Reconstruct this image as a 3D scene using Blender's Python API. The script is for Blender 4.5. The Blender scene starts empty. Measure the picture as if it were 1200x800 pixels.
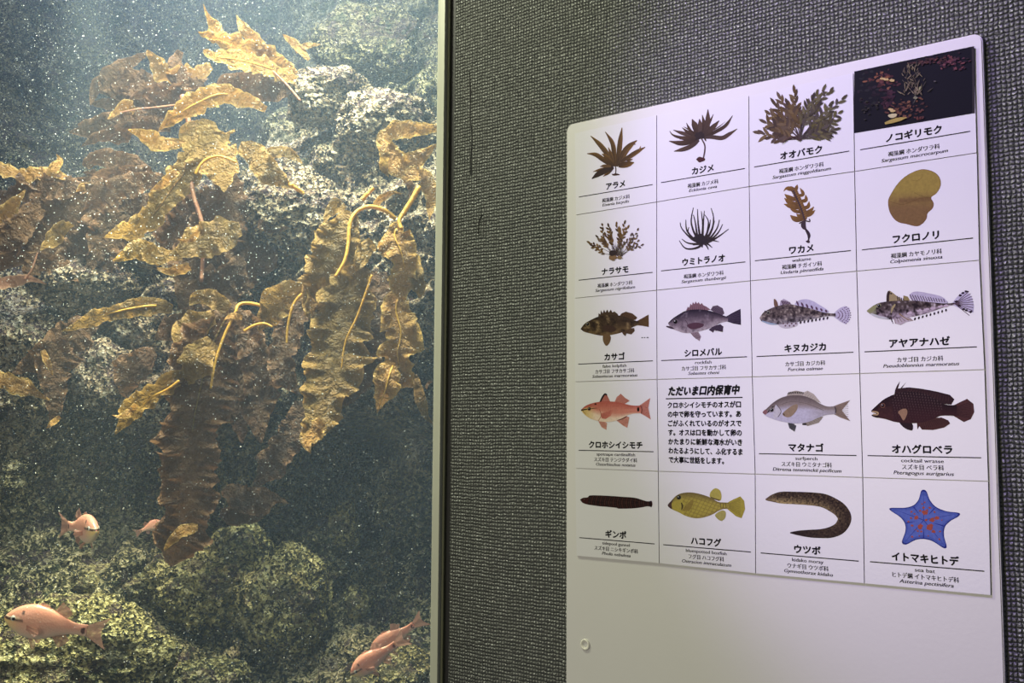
import bpy, bmesh, math, random
from mathutils import Vector, Matrix, noise
from mathutils.geometry import tessellate_polygon

# ------------------------------------------------------------------ camera
scene = bpy.context.scene
COL = scene.collection
F_PX, YAW, PITCH, ROLL = 1210.0, 0.679745, 0.087231, 0.005754
Z0 = 1.8168                                   # height of the top of the card grid
CAM = Vector((0.623913, -0.876258, Z0 - 0.316867))
_cy, _sy, _cp, _sp = math.cos(YAW), math.sin(YAW), math.cos(PITCH), math.sin(PITCH)
FWD = Vector((-_sy * _cp, _cy * _cp, _sp))
_r0 = Vector((_cy, _sy, 0)); _u0 = _r0.cross(FWD)
RT = math.cos(ROLL) * _r0 + math.sin(ROLL) * _u0
UP = -math.sin(ROLL) * _r0 + math.cos(ROLL) * _u0
cam_data = bpy.data.cameras.new('camera')
cam_data.sensor_width = 36.0; cam_data.lens = F_PX * 36.0 / 1200.0
cam_data.clip_start = 0.02; cam_data.clip_end = 50
cam = bpy.data.objects.new('camera', cam_data); COL.objects.link(cam)
cam.matrix_world = Matrix.Translation(CAM) @ Matrix((RT, UP, -FWD)).transposed().to_4x4()
scene.camera = cam
scene.view_settings.view_transform = 'Standard'; scene.view_settings.look = 'None'
scene.view_settings.gamma = 1.0; scene.view_settings.exposure = 0.0
scene.view_settings.use_curve_mapping = False
scene.cycles.max_bounces = 8; scene.cycles.transparent_max_bounces = 16
scene.cycles.volume_bounces = 1


def ray(px, py):
    return FWD + RT * ((px - 600) / F_PX) - UP * ((py - 400) / F_PX)


def W(px, py, y=0.0):                          # photo pixel -> point on the plane of that y
    d = ray(px, py)
    return CAM + d * ((y - CAM.y) / d.y)


def P(px, py, dep):                            # photo pixel -> point at that distance along the view axis
    return CAM + ray(px, py) * dep


def lin(c):
    return tuple(((v / 255) / 12.92 if v / 255 <= 0.04045 else ((v / 255 + 0.055) / 1.055) ** 2.4) for v in c[:3])


# ------------------------------------------------------------------ world and lamps
world = bpy.data.worlds.new('room_air'); scene.world = world; world.use_nodes = True
world.node_tree.nodes['Background'].inputs[0].default_value = (0.75, 0.80, 1.0, 1)
world.node_tree.nodes['Background'].inputs[1].default_value = 0.09


def light(name, kind, loc, target, power, color, size=0.1, size_y=None, angle=60, blend=0.5):
    l = bpy.data.lights.new(name, kind); l.energy = power; l.color = color
    if kind == 'AREA':
        l.size = size
        if size_y: l.shape = 'RECTANGLE'; l.size_y = size_y
    else:
        l.shadow_soft_size = size
    if kind == 'SPOT':
        l.spot_size = math.radians(angle); l.spot_blend = blend
    o = bpy.data.objects.new(name, l); COL.objects.link(o)
    o.location = loc
    o.rotation_euler = (Vector(target) - Vector(loc)).to_track_quat('-Z', 'Y').to_euler()
    return o


# gallery: a greenish-white downlight over the wall, a violet effect spot, an added soft fill that lifts the lower board
light('gallery_downlight', 'SPOT', (-0.58, -0.52, 2.50), (-0.02, 0.0, 1.80), 52.0, (0.98, 1.0, 0.74), 0.10, angle=70, blend=0.9)
light('violet_spot', 'SPOT', (-0.10, -0.85, 2.62), (0.31, 0.0, 1.68), 92.0, (0.56, 0.42, 1.0), 0.05, angle=25, blend=0.45)
light('gallery_fill', 'AREA', (-0.35, -2.2, 1.55), (0.1, 0, 1.3), 19.0, (1.0, 0.92, 0.72), 0.9)
# tank: overhead key and low lamps, plus added cool and front fills
light('tank_lamp', 'SPOT', tuple(P(300, 330, 2.05) + Vector((-0.06, -0.42, 1.9))), tuple(P(265, 385, 2.25)), 440.0, (1.0, 0.83, 0.62), 0.05, angle=40, blend=0.8)
light('tank_fill_cool', 'AREA', tuple(P(120, 100, 2.7) + Vector((0, 0, 0.9))), tuple(P(140, 300, 2.5)), 24.0, (0.70, 0.85, 1.0), 0.4)
light('tank_lamp_low', 'SPOT', tuple(P(70, 740, 1.98) + Vector((0.05, -0.03, 1.45))), tuple(P(90, 790, 2.08)), 230.0, (1.0, 0.95, 0.62), 0.04, angle=22, blend=0.8)
light('tank_fill_front', 'AREA', tuple(P(330, 300, 1.75) + Vector((0.1, -0.05, 1.2))), tuple(P(330, 700, 2.35)), 88.0, (0.96, 1.0, 0.80), 0.3)

# ------------------------------------------------------------------ helpers


def mat(name, base=(0.8, 0.8, 0.8), rough=0.5, metal=0.0, spec=0.5):
    m = bpy.data.materials.new(name); m.use_nodes = True
    b = m.node_tree.nodes['Principled BSDF']
    b.inputs['Base Color'].default_value = (*base, 1); b.inputs['Roughness'].default_value = rough
    b.inputs['Metallic'].default_value = metal; b.inputs['Specular IOR Level'].default_value = spec
    return m


class NT:                                       # small node-tree writer
    def __init__(s, m): s.t = m.node_tree; s.n = s.t.nodes; s.l = s.t.links; s.b = s.n.get('Principled BSDF')

    def node(s, kind, **kw):
        n = s.n.new(kind)
        for k, v in kw.items():
            if k == 'inp':
                for a, val in v.items(): s.put(n, a, val)
            else: setattr(n, k, v)
        return n

    def put(s, n, a, val):
        if isinstance(val, bpy.types.NodeSocket): s.l.new(val, n.inputs[a])
        else: n.inputs[a].default_value = val

    def math(s, op, a, b=None, c=None, clamp=False):
        n = s.n.new('ShaderNodeMath'); n.operation = op; n.use_clamp = clamp
        for i, v in enumerate((a, b, c)):
            if v is not None: s.put(n, i, v)
        return n.outputs[0]

    def noise(s, vec, scale, detail=4, rough=0.6, dist=0.0):
        n = s.node('ShaderNodeTexNoise'); s.put(n, 'Vector', vec); s.put(n, 'Scale', scale); s.put(n, 'Detail', detail)
        s.put(n, 'Roughness', rough); s.put(n, 'Distortion', dist)
        return n.outputs['Fac']

    def ramp(s, fac, stops, interp='LINEAR'):
        n = s.node('ShaderNodeValToRGB'); s.put(n, 'Fac', fac); r = n.color_ramp; r.interpolation = interp
        while len(r.elements) < len(stops): r.elements.new(0.5)
        for e, (p, c) in zip(r.elements, stops): e.position = p; e.color = (*c, 1) if len(c) == 3 else c
        return n.outputs['Color']

    def mix(s, fac, a, b, mode='MIX'):
        n = s.node('ShaderNodeMix', data_type='RGBA', blend_type=mode)
        s.put(n, 0, fac); s.put(n, 6, a if not isinstance(a, tuple) else (*a, 1)); s.put(n, 7, b if not isinstance(b, tuple) else (*b, 1))
        return n.outputs[2]

    def bump(s, h, strength=0.5, dist=0.01, normal=None):
        n = s.node('ShaderNodeBump'); s.put(n, 'Height', h); s.put(n, 'Strength', strength); s.put(n, 'Distance', dist)
        if normal: s.put(n, 'Normal', normal)
        return n.outputs['Normal']


def mesh_obj(name, verts, faces, m=None, parent=None, smooth=True, cols=None, link=True):
    me = bpy.data.meshes.new(name); me.from_pydata([tuple(v) for v in verts], [], faces); me.update()
    if cols:
        a = me.color_attributes.new('ink', 'FLOAT_COLOR', 'POINT')
        a.data.foreach_set('color', [x for c in cols for x in (c[0], c[1], c[2], 1.0)])
    if smooth: me.polygons.foreach_set('use_smooth', [True] * len(me.polygons))
    o = bpy.data.objects.new(name, me)
    if m: me.materials.append(m)
    if link: COL.objects.link(o)
    if parent: attach(o, parent)
    return o


def attach(o, parent):
    o.parent = parent; o.matrix_parent_inverse = parent.matrix_basis.inverted()


def bm_obj(name, bm, m=None, parent=None, smooth=False):
    me = bpy.data.meshes.new(name); bm.normal_update(); bm.to_mesh(me); bm.free()
    if m: me.materials.append(m)
    if smooth: me.polygons.foreach_set('use_smooth', [True] * len(me.polygons))
    o = bpy.data.objects.new(name, me); COL.objects.link(o)
    if parent: attach(o, parent)
    return o


def bm_box(bm, lo, hi, bevel=0.0):
    r = bmesh.ops.create_cube(bm, size=1)
    for v in r['verts']:
        v.co = Vector([lo[i] + (v.co[i] + 0.5) * (hi[i] - lo[i]) for i in range(3)])
    if bevel:
        es = list({e for v in r['verts'] for e in v.link_edges})
        bmesh.ops.bevel(bm, geom=es, offset=bevel, segments=2, affect='EDGES')


def thing(name, label, cat, loc=(0, 0, 0), group=None):
    o = bpy.data.objects.new(name, None); COL.objects.link(o); o.location = loc
    o.empty_display_size = 0.05
    return tag(o, label, cat, group)


def tag(o, label, cat, group=None, kind=None):
    o['label'] = label; o['category'] = cat
    if group: o['group'] = group
    if kind: o['kind'] = kind
    return o


def struct(o):
    o['kind'] = 'structure'; return o


def catmull(pts, n, closed=False):
    """resample points (tuples of any length) along a Catmull-Rom curve, n per segment"""
    out = []; N = len(pts); D = len(pts[0])
    for i in range(N if closed else N - 1):
        g = (lambda k: pts[k % N]) if closed else (lambda k: pts[min(max(k, 0), N - 1)])
        p0, p1, p2, p3 = g(i - 1), g(i), g(i + 1), g(i + 2)
        for j in range(n):
            t = j / n; t2, t3 = t * t, t * t * t
            out.append(tuple(0.5 * (2 * p1[k] + (p2[k] - p0[k]) * t + (2 * p0[k] - 5 * p1[k] + 4 * p2[k] - p3[k]) * t2
                                    + (3 * p1[k] - p0[k] - 3 * p2[k] + p3[k]) * t3) for k in range(D)))
    if not closed: out.append(tuple(pts[-1]))
    return out


def resample(pts, n):
    L = [0.0]
    for a, b in zip(pts, pts[1:]): L.append(L[-1] + math.dist(a, b))
    T = L[-1] or 1e-9; out = []; k = 0
    for i in range(n):
        s = T * i / (n - 1)
        while k < len(L) - 2 and L[k + 1] < s: k += 1
        f = (s - L[k]) / max(L[k + 1] - L[k], 1e-9)
        out.append(tuple(a + (b - a) * f for a, b in zip(pts[k], pts[k + 1])))
    return out


def tube(name, pts, radii, m, parent=None, seg=8):
    vs, fs = [], []
    n = len(pts); prev = None
    for i, p in enumerate(pts):
        p = Vector(p); t = (Vector(pts[min(i + 1, n - 1)]) - Vector(pts[max(i - 1, 0)])).normalized()
        a = (prev - t * prev.dot(t)).normalized() if prev else t.orthogonal().normalized()
        prev = a; b = t.cross(a); r = radii[i] if hasattr(radii, '__len__') else radii
        for k in range(seg):
            an = 2 * math.pi * k / seg; vs.append(p + (a * math.cos(an) + b * math.sin(an)) * r)
    for i in range(n - 1):
        for k in range(seg):
            fs.append((i * seg + k, i * seg + (k + 1) % seg, (i + 1) * seg + (k + 1) % seg, (i + 1) * seg + k))
    fs.append(tuple(range(seg - 1, -1, -1))); fs.append(tuple(range((n - 1) * seg, n * seg)))
    return mesh_obj(name, vs, fs, m, parent)


def fbm(v, octaves=4, s=1.0):
    a, t = 1.0, 0.0
    for _ in range(octaves):
        t += a * noise.noise(v * s); s *= 2.07; a *= 0.52
    return t


# ------------------------------------------------------------------ materials
def wallpaper_mat():
    m = mat('charcoal_woven_wallpaper', lin((66, 65, 62)), 0.36, 0, 1.0); t = NT(m)
    co = t.node('ShaderNodeTexCoord').outputs['Object']
    nz = t.node('ShaderNodeTexNoise', inp={'Vector': co, 'Scale': 150.0, 'Detail': 3.0})
    d = t.node('ShaderNodeVectorMath', operation='SCALE', inp={0: nz.outputs['Color'], 'Scale': 0.0034})
    nz2 = t.node('ShaderNodeTexNoise', inp={'Vector': co, 'Scale': 9.0, 'Detail': 2.0})
    d2 = t.node('ShaderNodeVectorMath', operation='SCALE', inp={0: nz2.outputs['Color'], 'Scale': 0.006})
    c2 = t.node('ShaderNodeVectorMath', operation='ADD', inp={0: co, 1: d.outputs[0]})
    c3 = t.node('ShaderNodeVectorMath', operation='ADD', inp={0: c2.outputs[0], 1: d2.outputs[0]})
    s = t.node('ShaderNodeSeparateXYZ', inp={0: c3.outputs[0]})
    per = 0.0038
    u = t.math('MULTIPLY', s.outputs[0], math.pi / per); v = t.math('MULTIPLY', s.outputs[2], math.pi / per)
    su = t.math('ABSOLUTE', t.math('SINE', u)); sv = t.math('ABSOLUTE', t.math('SINE', v))
    bumps = t.math('MULTIPLY', t.math('POWER', su, 0.6), t.math('POWER', sv, 0.8))
    var = t.noise(co, 330, 1)
    h = t.math('MULTIPLY', bumps, t.math('ADD', 0.45, t.math('MULTIPLY', var, 1.1)))
    h = t.math('ADD', h, t.math('MULTIPLY', t.noise(co, 800, 2), 0.35))
    h = t.math('ADD', h, t.math('MULTIPLY', t.noise(co, 160, 2), 0.8))
    t.put(t.b, 'Normal', t.bump(h, 1.0, 0.0022))
    t.put(t.b, 'Base Color', t.mix(t.math('MULTIPLY', bumps, 0.8), lin((48, 50, 47)), lin((118, 120, 112))))
    return m


def paint_mat(name, base, rough=0.4, nscale=60, namt=0.06, metal=0.0):
    m = mat(name, base, rough, metal); t = NT(m)
    co = t.node('ShaderNodeTexCoord').outputs['Object']
    n = t.noise(co, nscale, 4)
    dark = tuple(c * (1 - namt * 3) for c in base)
    t.put(t.b, 'Base Color', t.mix(n, base, dark))
    t.put(t.b, 'Normal', t.bump(t.noise(co, nscale * 8, 2), 0.06, 0.001))
    return m


def ink_mat():
    m = mat('printed_ink', (1, 1, 1), 0.6); t = NT(m)
    a = t.node('ShaderNodeVertexColor', layer_name='ink')
    co = t.node('ShaderNodeTexCoord').outputs['Object']
    n = t.noise(co, 520, 3)
    f = t.math('ADD', 0.72, t.math('MULTIPLY', n, 0.56))
    f = t.math('MULTIPLY', f, 0.66)
    t.b.inputs['Specular IOR Level'].default_value = 0.08
    g = t.node('ShaderNodeCombineColor', inp={0: f, 1: f, 2: f})
    t.put(t.b, 'Base Color', t.mix(1.0, a.outputs['Color'], g.outputs[0], 'MULTIPLY'))
    return m


PALE = []


def rock_mat(name, stops, high=None, size=1.0):
    m = mat(name, (0.3, 0.3, 0.25), 0.8, 0, 0.3); t = NT(m)
    co = t.node('ShaderNodeTexCoord').outputs['Object']
    big = t.noise(co, 6 / size, 4, 0.6)
    mid = t.noise(co, 48 / size, 5, 0.72, 0.8)
    vor = t.node('ShaderNodeTexVoronoi', inp={'Vector': t.node('ShaderNodeVectorMath', operation='ADD', inp={0: co, 1: t.node('ShaderNodeVectorMath', operation='SCALE', inp={0: t.node('ShaderNodeTexNoise', inp={'Vector': co, 'Scale': 90.0}).outputs['Color'], 'Scale': 0.012}).outputs[0]}).outputs[0], 'Scale': 165.0 / size, 'Randomness': 1.0})
    fine = t.noise(co, 170 / size, 3, 0.7, 0.5)
    f = t.math('ADD', t.math('MULTIPLY', mid, 0.40), t.math('MULTIPLY', fine, 0.30))
    cellr = t.node('ShaderNodeSeparateColor', inp={0: vor.outputs['Color']}).outputs[0]
    f = t.math('ADD', f, t.math('ADD', 0.15, t.math('MULTIPLY', t.math('SUBTRACT', cellr, 0.5), 0.26)))
    f = t.math('ADD', t.math('MULTIPLY', t.math('SUBTRACT', f, 0.5), 1.9), 0.47)
    f = t.math('ADD', f, t.math('MULTIPLY', t.math('SUBTRACT', big, 0.5), 0.6))
    c = t.ramp(f, stops)
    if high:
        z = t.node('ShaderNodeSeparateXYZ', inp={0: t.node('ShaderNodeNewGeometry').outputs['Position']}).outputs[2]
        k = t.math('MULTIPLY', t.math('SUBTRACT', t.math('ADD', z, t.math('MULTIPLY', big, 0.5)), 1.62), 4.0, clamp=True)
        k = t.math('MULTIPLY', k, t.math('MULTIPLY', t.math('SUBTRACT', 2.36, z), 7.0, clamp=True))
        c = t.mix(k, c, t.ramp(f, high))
        c = t.mix(t.math('MULTIPLY', t.math('MULTIPLY', t.math('SUBTRACT', t.math('ADD', z, big), 2.78), 5.0, clamp=True), 0.62), c, lin((72, 60, 66)))  # dimness of the upper reef put into the colour, darker with height
    c2 = t.mix(t.math('MULTIPLY', t.math('GREATER_THAN', t.noise(co, 15 / size, 4), 0.57), 0.5), c, lin((84, 62, 78)))
    c3 = t.mix(t.math('MULTIPLY', t.math('GREATER_THAN', t.noise(co, 11 / size, 4, 0.7), 0.60), 0.5), c2, lin((70, 84, 60)))
    t.put(t.b, 'Base Color', c2 if stops is PALE else c3)
    h = t.math('ADD', t.math('MULTIPLY', vor.outputs['Distance'], 0.8), t.math('ADD', mid, fine))
    t.put(t.b, 'Normal', t.bump(h, 1.0, 0.03 * size))
    return m


def kelp_mat(name, c1, c2, trans=0.5, crumple=0.02):
    m = mat(name, c1, 0.42, 0, 0.4); t = NT(m)
    co = t.node('ShaderNodeTexCoord').outputs['Object']
    n = t.noise(co, 26, 4, 0.65, 0.4); fine = t.noise(co, 190, 3)
    c = t.mix(t.math('MULTIPLY', t.math('SUBTRACT', n, 0.25), 1.6, clamp=True), c1, c2)
    c = t.mix(t.math('MULTIPLY', fine, 0.45), c, tuple(x * 0.45 for x in c2))
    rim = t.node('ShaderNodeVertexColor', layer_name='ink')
    c = t.mix(t.math('MULTIPLY', t.math('POWER', rim.outputs['Color'], 5.0), 0.5), c, tuple(min(1, x * 1.9 + 0.05) for x in c1))  # thin blade margins painted paler, an edge highlight put into the colour
    t.put(t.b, 'Base Color', c)
    cr = t.noise(co, 60, 3, 0.6, 1.2)
    nb = t.bump(t.math('ADD', t.math('ADD', n, cr), t.math('MULTIPLY', fine, 0.25)), 0.95, crumple)
    t.put(t.b, 'Normal', nb)
    tr = t.node('ShaderNodeBsdfTranslucent', inp={'Color': c, 'Normal': nb})
    mx = t.node('ShaderNodeMixShader', inp={0: trans})
    t.l.new(t.b.outputs[0], mx.inputs[1]); t.l.new(tr.outputs[0], mx.inputs[2])
    t.l.new(mx.outputs[0], t.n['Material Output'].inputs['Surface'])
    return m


M_WALL = wallpaper_mat()
M_BOARD = paint_mat('white_board', (0.56, 0.555, 0.53), 0.35, 30, 0.01)
M_CARD = paint_mat('glossy_card_paper', (0.58, 0.58, 0.585), 0.3, 40, 0.008)
M_CARDEDGE = mat('card_edge', (0.10, 0.09, 0.11), 0.7)
M_INK = ink_mat()
M_BLACK = paint_mat('black_print', lin((14, 13, 16)), 0.7, 200, 0.02)
M_BLACK.node_tree.nodes['Principled BSDF'].inputs['Specular IOR Level'].default_value = 0.1
M_STEEL = paint_mat('grey_green_metal_trim', lin((180, 182, 164)), 0.45, 14, 0.07, 0.0)
M_STEELD = paint_mat('dark_trim_lip', lin((92, 94, 72)), 0.5, 30, 0.05, 0.0)
M_SEAL = paint_mat('black_sealant', lin((8, 8, 8)), 0.6, 60, 0.05)
M_EDGE = paint_mat('acrylic_edge', lin((150, 145, 120)), 0.3, 60, 0.05)
M_SCREW = paint_mat('white_plug', lin((215, 214, 200)), 0.25, 60, 0.02)

PALE[:] = [(0.30, lin((40, 34, 36))), (0.44, lin((96, 84, 74))), (0.55, lin((190, 168, 132))), (0.68, lin((238, 224, 192))), (0.82, lin((250, 242, 226)))]
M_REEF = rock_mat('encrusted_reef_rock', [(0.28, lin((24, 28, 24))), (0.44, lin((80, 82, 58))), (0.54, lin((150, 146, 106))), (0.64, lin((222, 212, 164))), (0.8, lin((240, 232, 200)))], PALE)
M_PALE = rock_mat('pale_coralline_rock', PALE)
M_MOSS = rock_mat('algae_covered_rock', [(0.28, lin((36, 38, 28))), (0.42, lin((98, 96, 62))), (0.54, lin((172, 162, 108))), (0.66, lin((228, 220, 156))), (0.8, lin((242, 236, 186)))])
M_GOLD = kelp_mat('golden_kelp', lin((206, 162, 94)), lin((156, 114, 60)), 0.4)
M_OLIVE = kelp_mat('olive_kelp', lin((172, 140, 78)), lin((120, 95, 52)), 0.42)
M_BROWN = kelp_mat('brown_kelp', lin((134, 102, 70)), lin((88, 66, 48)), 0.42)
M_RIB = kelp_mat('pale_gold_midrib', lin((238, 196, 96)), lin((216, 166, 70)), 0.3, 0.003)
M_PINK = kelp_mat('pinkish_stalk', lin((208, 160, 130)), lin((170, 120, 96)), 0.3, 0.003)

# ------------------------------------------------------------------ the setting: wall, window, trim, water
XT = W(506.3, 400).x            # tank opening, its right edge
XB0, XB1 = W(509.3, 400).x, W(523.0, 400).x
XL = -2.15; ZT, ZBm = 2.45, 0.42    # opening left, top and bottom
XW0 = W(529.8, 400).x
bm = bmesh.new()
bm_box(bm, (XW0, 0, 0), (1.6, 0.06, 3.0))
struct(bm_obj('wall_right', bm, M_WALL))
bm = bmesh.new(); bm_box(bm, (XL - 0.5, 0.0, ZT), (XW0, 0.06, 3.0)); bm_box(bm, (XL - 0.5, 0, 0), (XW0, 0.06, ZBm))
struct(bm_obj('wall_front', bm, M_WALL))
bm = bmesh.new(); bm_box(bm, (XB1 - 0.001, 0.003, ZBm), (XW0 + 0.0008, 0.05, ZT))
struct(bm_obj('trim_2', bm, M_SEAL))
# metal bar: flat face with a rounded left shoulder and a raised right lip
prof = [(XB0, 0.012), (XB0, 0.0), (XB0 + 0.0012, -0.0022), (XB0 + 0.004, -0.0036), (XB0 + 0.0070, -0.0040),
        (XB1 - 0.0050, -0.0040), (XB1 - 0.0042, -0.0052), (XB1 - 0.0034, -0.0052), (XB1 - 0.0030, -0.0030), (XB1 - 0.0030, 0.012)]
vs = [(x, y, z) for z in (ZBm, ZT) for x, y in prof]; n = len(prof)
fs = [(i, (i + 1) % n, n + (i + 1) % n, n + i) for i in range(n)] + [tuple(range(n - 1, -1, -1)), tuple(range(n, 2 * n))]
bar = struct(mesh_obj('trim_1', vs, fs, M_STEEL, smooth=False))
bm = bmesh.new(); bm_box(bm, (XB1 - 0.0031, -0.0006, ZBm), (XB1 + 0.0002, 0.012, ZT), 0.0004)
bm_obj('bar_lip', bm, M_STEELD, bar)

g = bpy.data.materials.new('clear_tank_acrylic'); g.use_nodes = True; t = NT(g)
fr = t.node('ShaderNodeFresnel', inp={'IOR': 1.45})
tp = t.node('ShaderNodeBsdfTransparent', inp={'Color': (0.97, 0.985, 0.98, 1)})
gl = t.node('ShaderNodeBsdfGlossy', inp={'Roughness': 0.03, 'Color': (1, 1, 1, 1)})
mx = t.node('ShaderNodeMixShader', inp={0: t.math('MULTIPLY', fr.outputs[0], 0.8)})
t.l.new(tp.outputs[0], mx.inputs[1]); t.l.new(gl.outputs[0], mx.inputs[2])
t.l.new(mx.outputs[0], t.n['Material Output'].inputs['Surface']); t.n.remove(t.b)
bm = bmesh.new()
pane = [bm.verts.new(c) for c in ((XL, 0.010, ZBm), (XT, 0.010, ZBm), (XT, 0.010, ZT), (XL, 0.010, ZT))]
bm.faces.new(pane)
glass = struct(bm_obj('window_1', bm, g))
bm = bmesh.new(); bm_box(bm, (XT, 0.009, ZBm), (XT + 0.0016, 0.020, ZT))
bm_obj('pane_edge', bm, M_EDGE, glass)
bm = bmesh.new(); bm_box(bm, (XT + 0.0016, 0.006, ZBm), (XB0 + 0.0006, 0.020, ZT))
struct(bm_obj('trim_3', bm, M_SEAL))

wm = bpy.data.materials.new('hazy_sea_water'); wm.use_nodes = True; t = NT(wm); t.n.remove(t.b)
sc = t.node('ShaderNodeVolumeScatter', inp={'Color': (0.60, 0.78, 1.0, 1), 'Density': 0.095, 'Anisotropy': 0.2})
ab = t.node('ShaderNodeVolumeAbsorption', inp={'Color': (0.60, 0.85, 0.90, 1), 'Density': 0.06})
ad = t.node('ShaderNodeAddShader'); t.l.new(sc.outputs[0], ad.inputs[0]); t.l.new(ab.outputs[0], ad.inputs[1])
t.l.new(ad.outputs[0], t.n['Material Output'].inputs['Volume'])
bm = bmesh.new(); bm_box(bm, (XL, 0.012, ZBm), (1.2, 2.6, 4.2))
struct(bm_obj('water', bm, wm))

# the seam and small tears in the wallpaper next to the trim
def flap(name, pts, w):
    vs, fs = [], []
    for i, (x, y) in enumerate(pts):
        c = W(x, y); k = w * math.sin(math.pi * (i + 0.3) / (len(pts) - 0.4))
        vs += [c + Vector((-k, -0.0002, 0)), c + Vector((0, -0.0012, 0)), c + Vector((k, -0.0002, 0))]
    for i in range(len(pts) - 1):
        for j in range(2): fs.append((3 * i + j, 3 * i + j + 1, 3 * i + j + 4, 3 * i + j + 3))
    return tag(mesh_obj(name, vs, fs, M_SEAL), *SEAM[name])
SEAM = {'wallpaper_seam': ('thin dark open seam in the grey wallpaper just right of the metal trim', 'wallpaper seam'),
        'wallpaper_tear': ('short dark curled tear in the wallpaper below the open seam', 'wallpaper tear')}
flap('wallpaper_seam', catmull([(550, 83), (551.5, 105), (551, 135), (553, 160), (552, 185), (552, 205)], 4), 0.0009)
flap('wallpaper_tear', catmull([(565, 251), (562, 258), (561, 266), (561, 274)], 4), 0.0009)

# ------------------------------------------------------------------ sign board
bx0, bx1, bzt, bzb = W(667, 400).x, W(1165.5, 400).x, W(667, 148).z, Z0 - 0.86
BT = -0.0052
def rounded_plate(name, x0, x1, z0, z1, yb, yf, r, m, parent=None, bev=0.0006):
    bm = bmesh.new(); pts = []
    for cx, cz, a0 in ((x1 - r, z1 - r, 0), (x0 + r, z1 - r, 90), (x0 + r, z0 + r, 180), (x1 - r, z0 + r, 270)):
        for k in range(7):
            a = math.radians(a0 + 15 * k); pts.append((cx + r * math.cos(a), cz + r * math.sin(a)))
    top = [bm.verts.new((x, yf, z)) for x, z in pts]
    f = bm.faces.new(top)
    ex = bmesh.ops.extrude_face_region(bm, geom=[f])
    for v in ex['geom']:
        if isinstance(v, bmesh.types.BMVert): v.co.y = yb
    bmesh.ops.recalc_face_normals(bm, faces=bm.faces)
    es = [e for e in bm.edges if all(abs(v.co.y - yf) < 1e-7 for v in e.verts)]
    bmesh.ops.bevel(bm, geom=es, offset=bev, segments=2, affect='EDGES')
    return bm_obj(name, bm, m, parent)
board = thing('sign_board', 'white board with rounded corners on grey wallpaper holding twenty picture cards', 'board', (0.2, 0, bzb))
rounded_plate('board_panel', bx0, bx1, bzb, bzt, -0.0001, BT, 0.0075, M_BOARD, board, 0.0009)
c = W(686, 755, BT)
vs, fs = [], []
rings = [(0.0058, 0.0), (0.0056, -0.0010), (0.0046, -0.0016), (0.0036, -0.0010), (0.0026, 0.0000), (0.0012, 0.0002)]
for r, y in rings:
    for k in range(24): vs.append((c.x + r * math.cos(k * math.pi / 12), BT + y, c.z + r * math.sin(k * math.pi / 12)))
for i in range(len(rings) - 1):
    for k in range(24): fs.append((i * 24 + k, (i + 1) * 24 + k, (i + 1) * 24 + (k + 1) % 24, i * 24 + (k + 1) % 24))
fs.append(tuple(5 * 24 + k for k in range(24)))
mesh_obj('screw_cap', vs, fs, M_SCREW, board)

# ------------------------------------------------------------------ picture cards
GRID = [[(673.3, 155.8), (769.6, 134.6), (877.6, 112), (1000, 85), (1141.5, 54.6)],
        [(674.6, 252), (769.6, 236.6), (878, 218.6), (1001.5, 200.9), (1145, 179)],
        [(673, 349.5), (769.6, 340), (879.4, 329), (1004, 317.7), (1148, 304.9)],
        [(673.5, 447.3), (770, 444.4), (881.6, 441.5), (1007.6, 437.6), (1154, 433)],
        [(674, 548.5), (771.4, 552), (885, 555.3), (1011, 559.3), (1158.4, 563.8)],
        [(675.3, 651.2), (772.5, 660), (885.5, 671.9), (1013, 683.7), (1161.3, 697.6)]]
CT = BT - 0.0016                                # front of the cards


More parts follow.
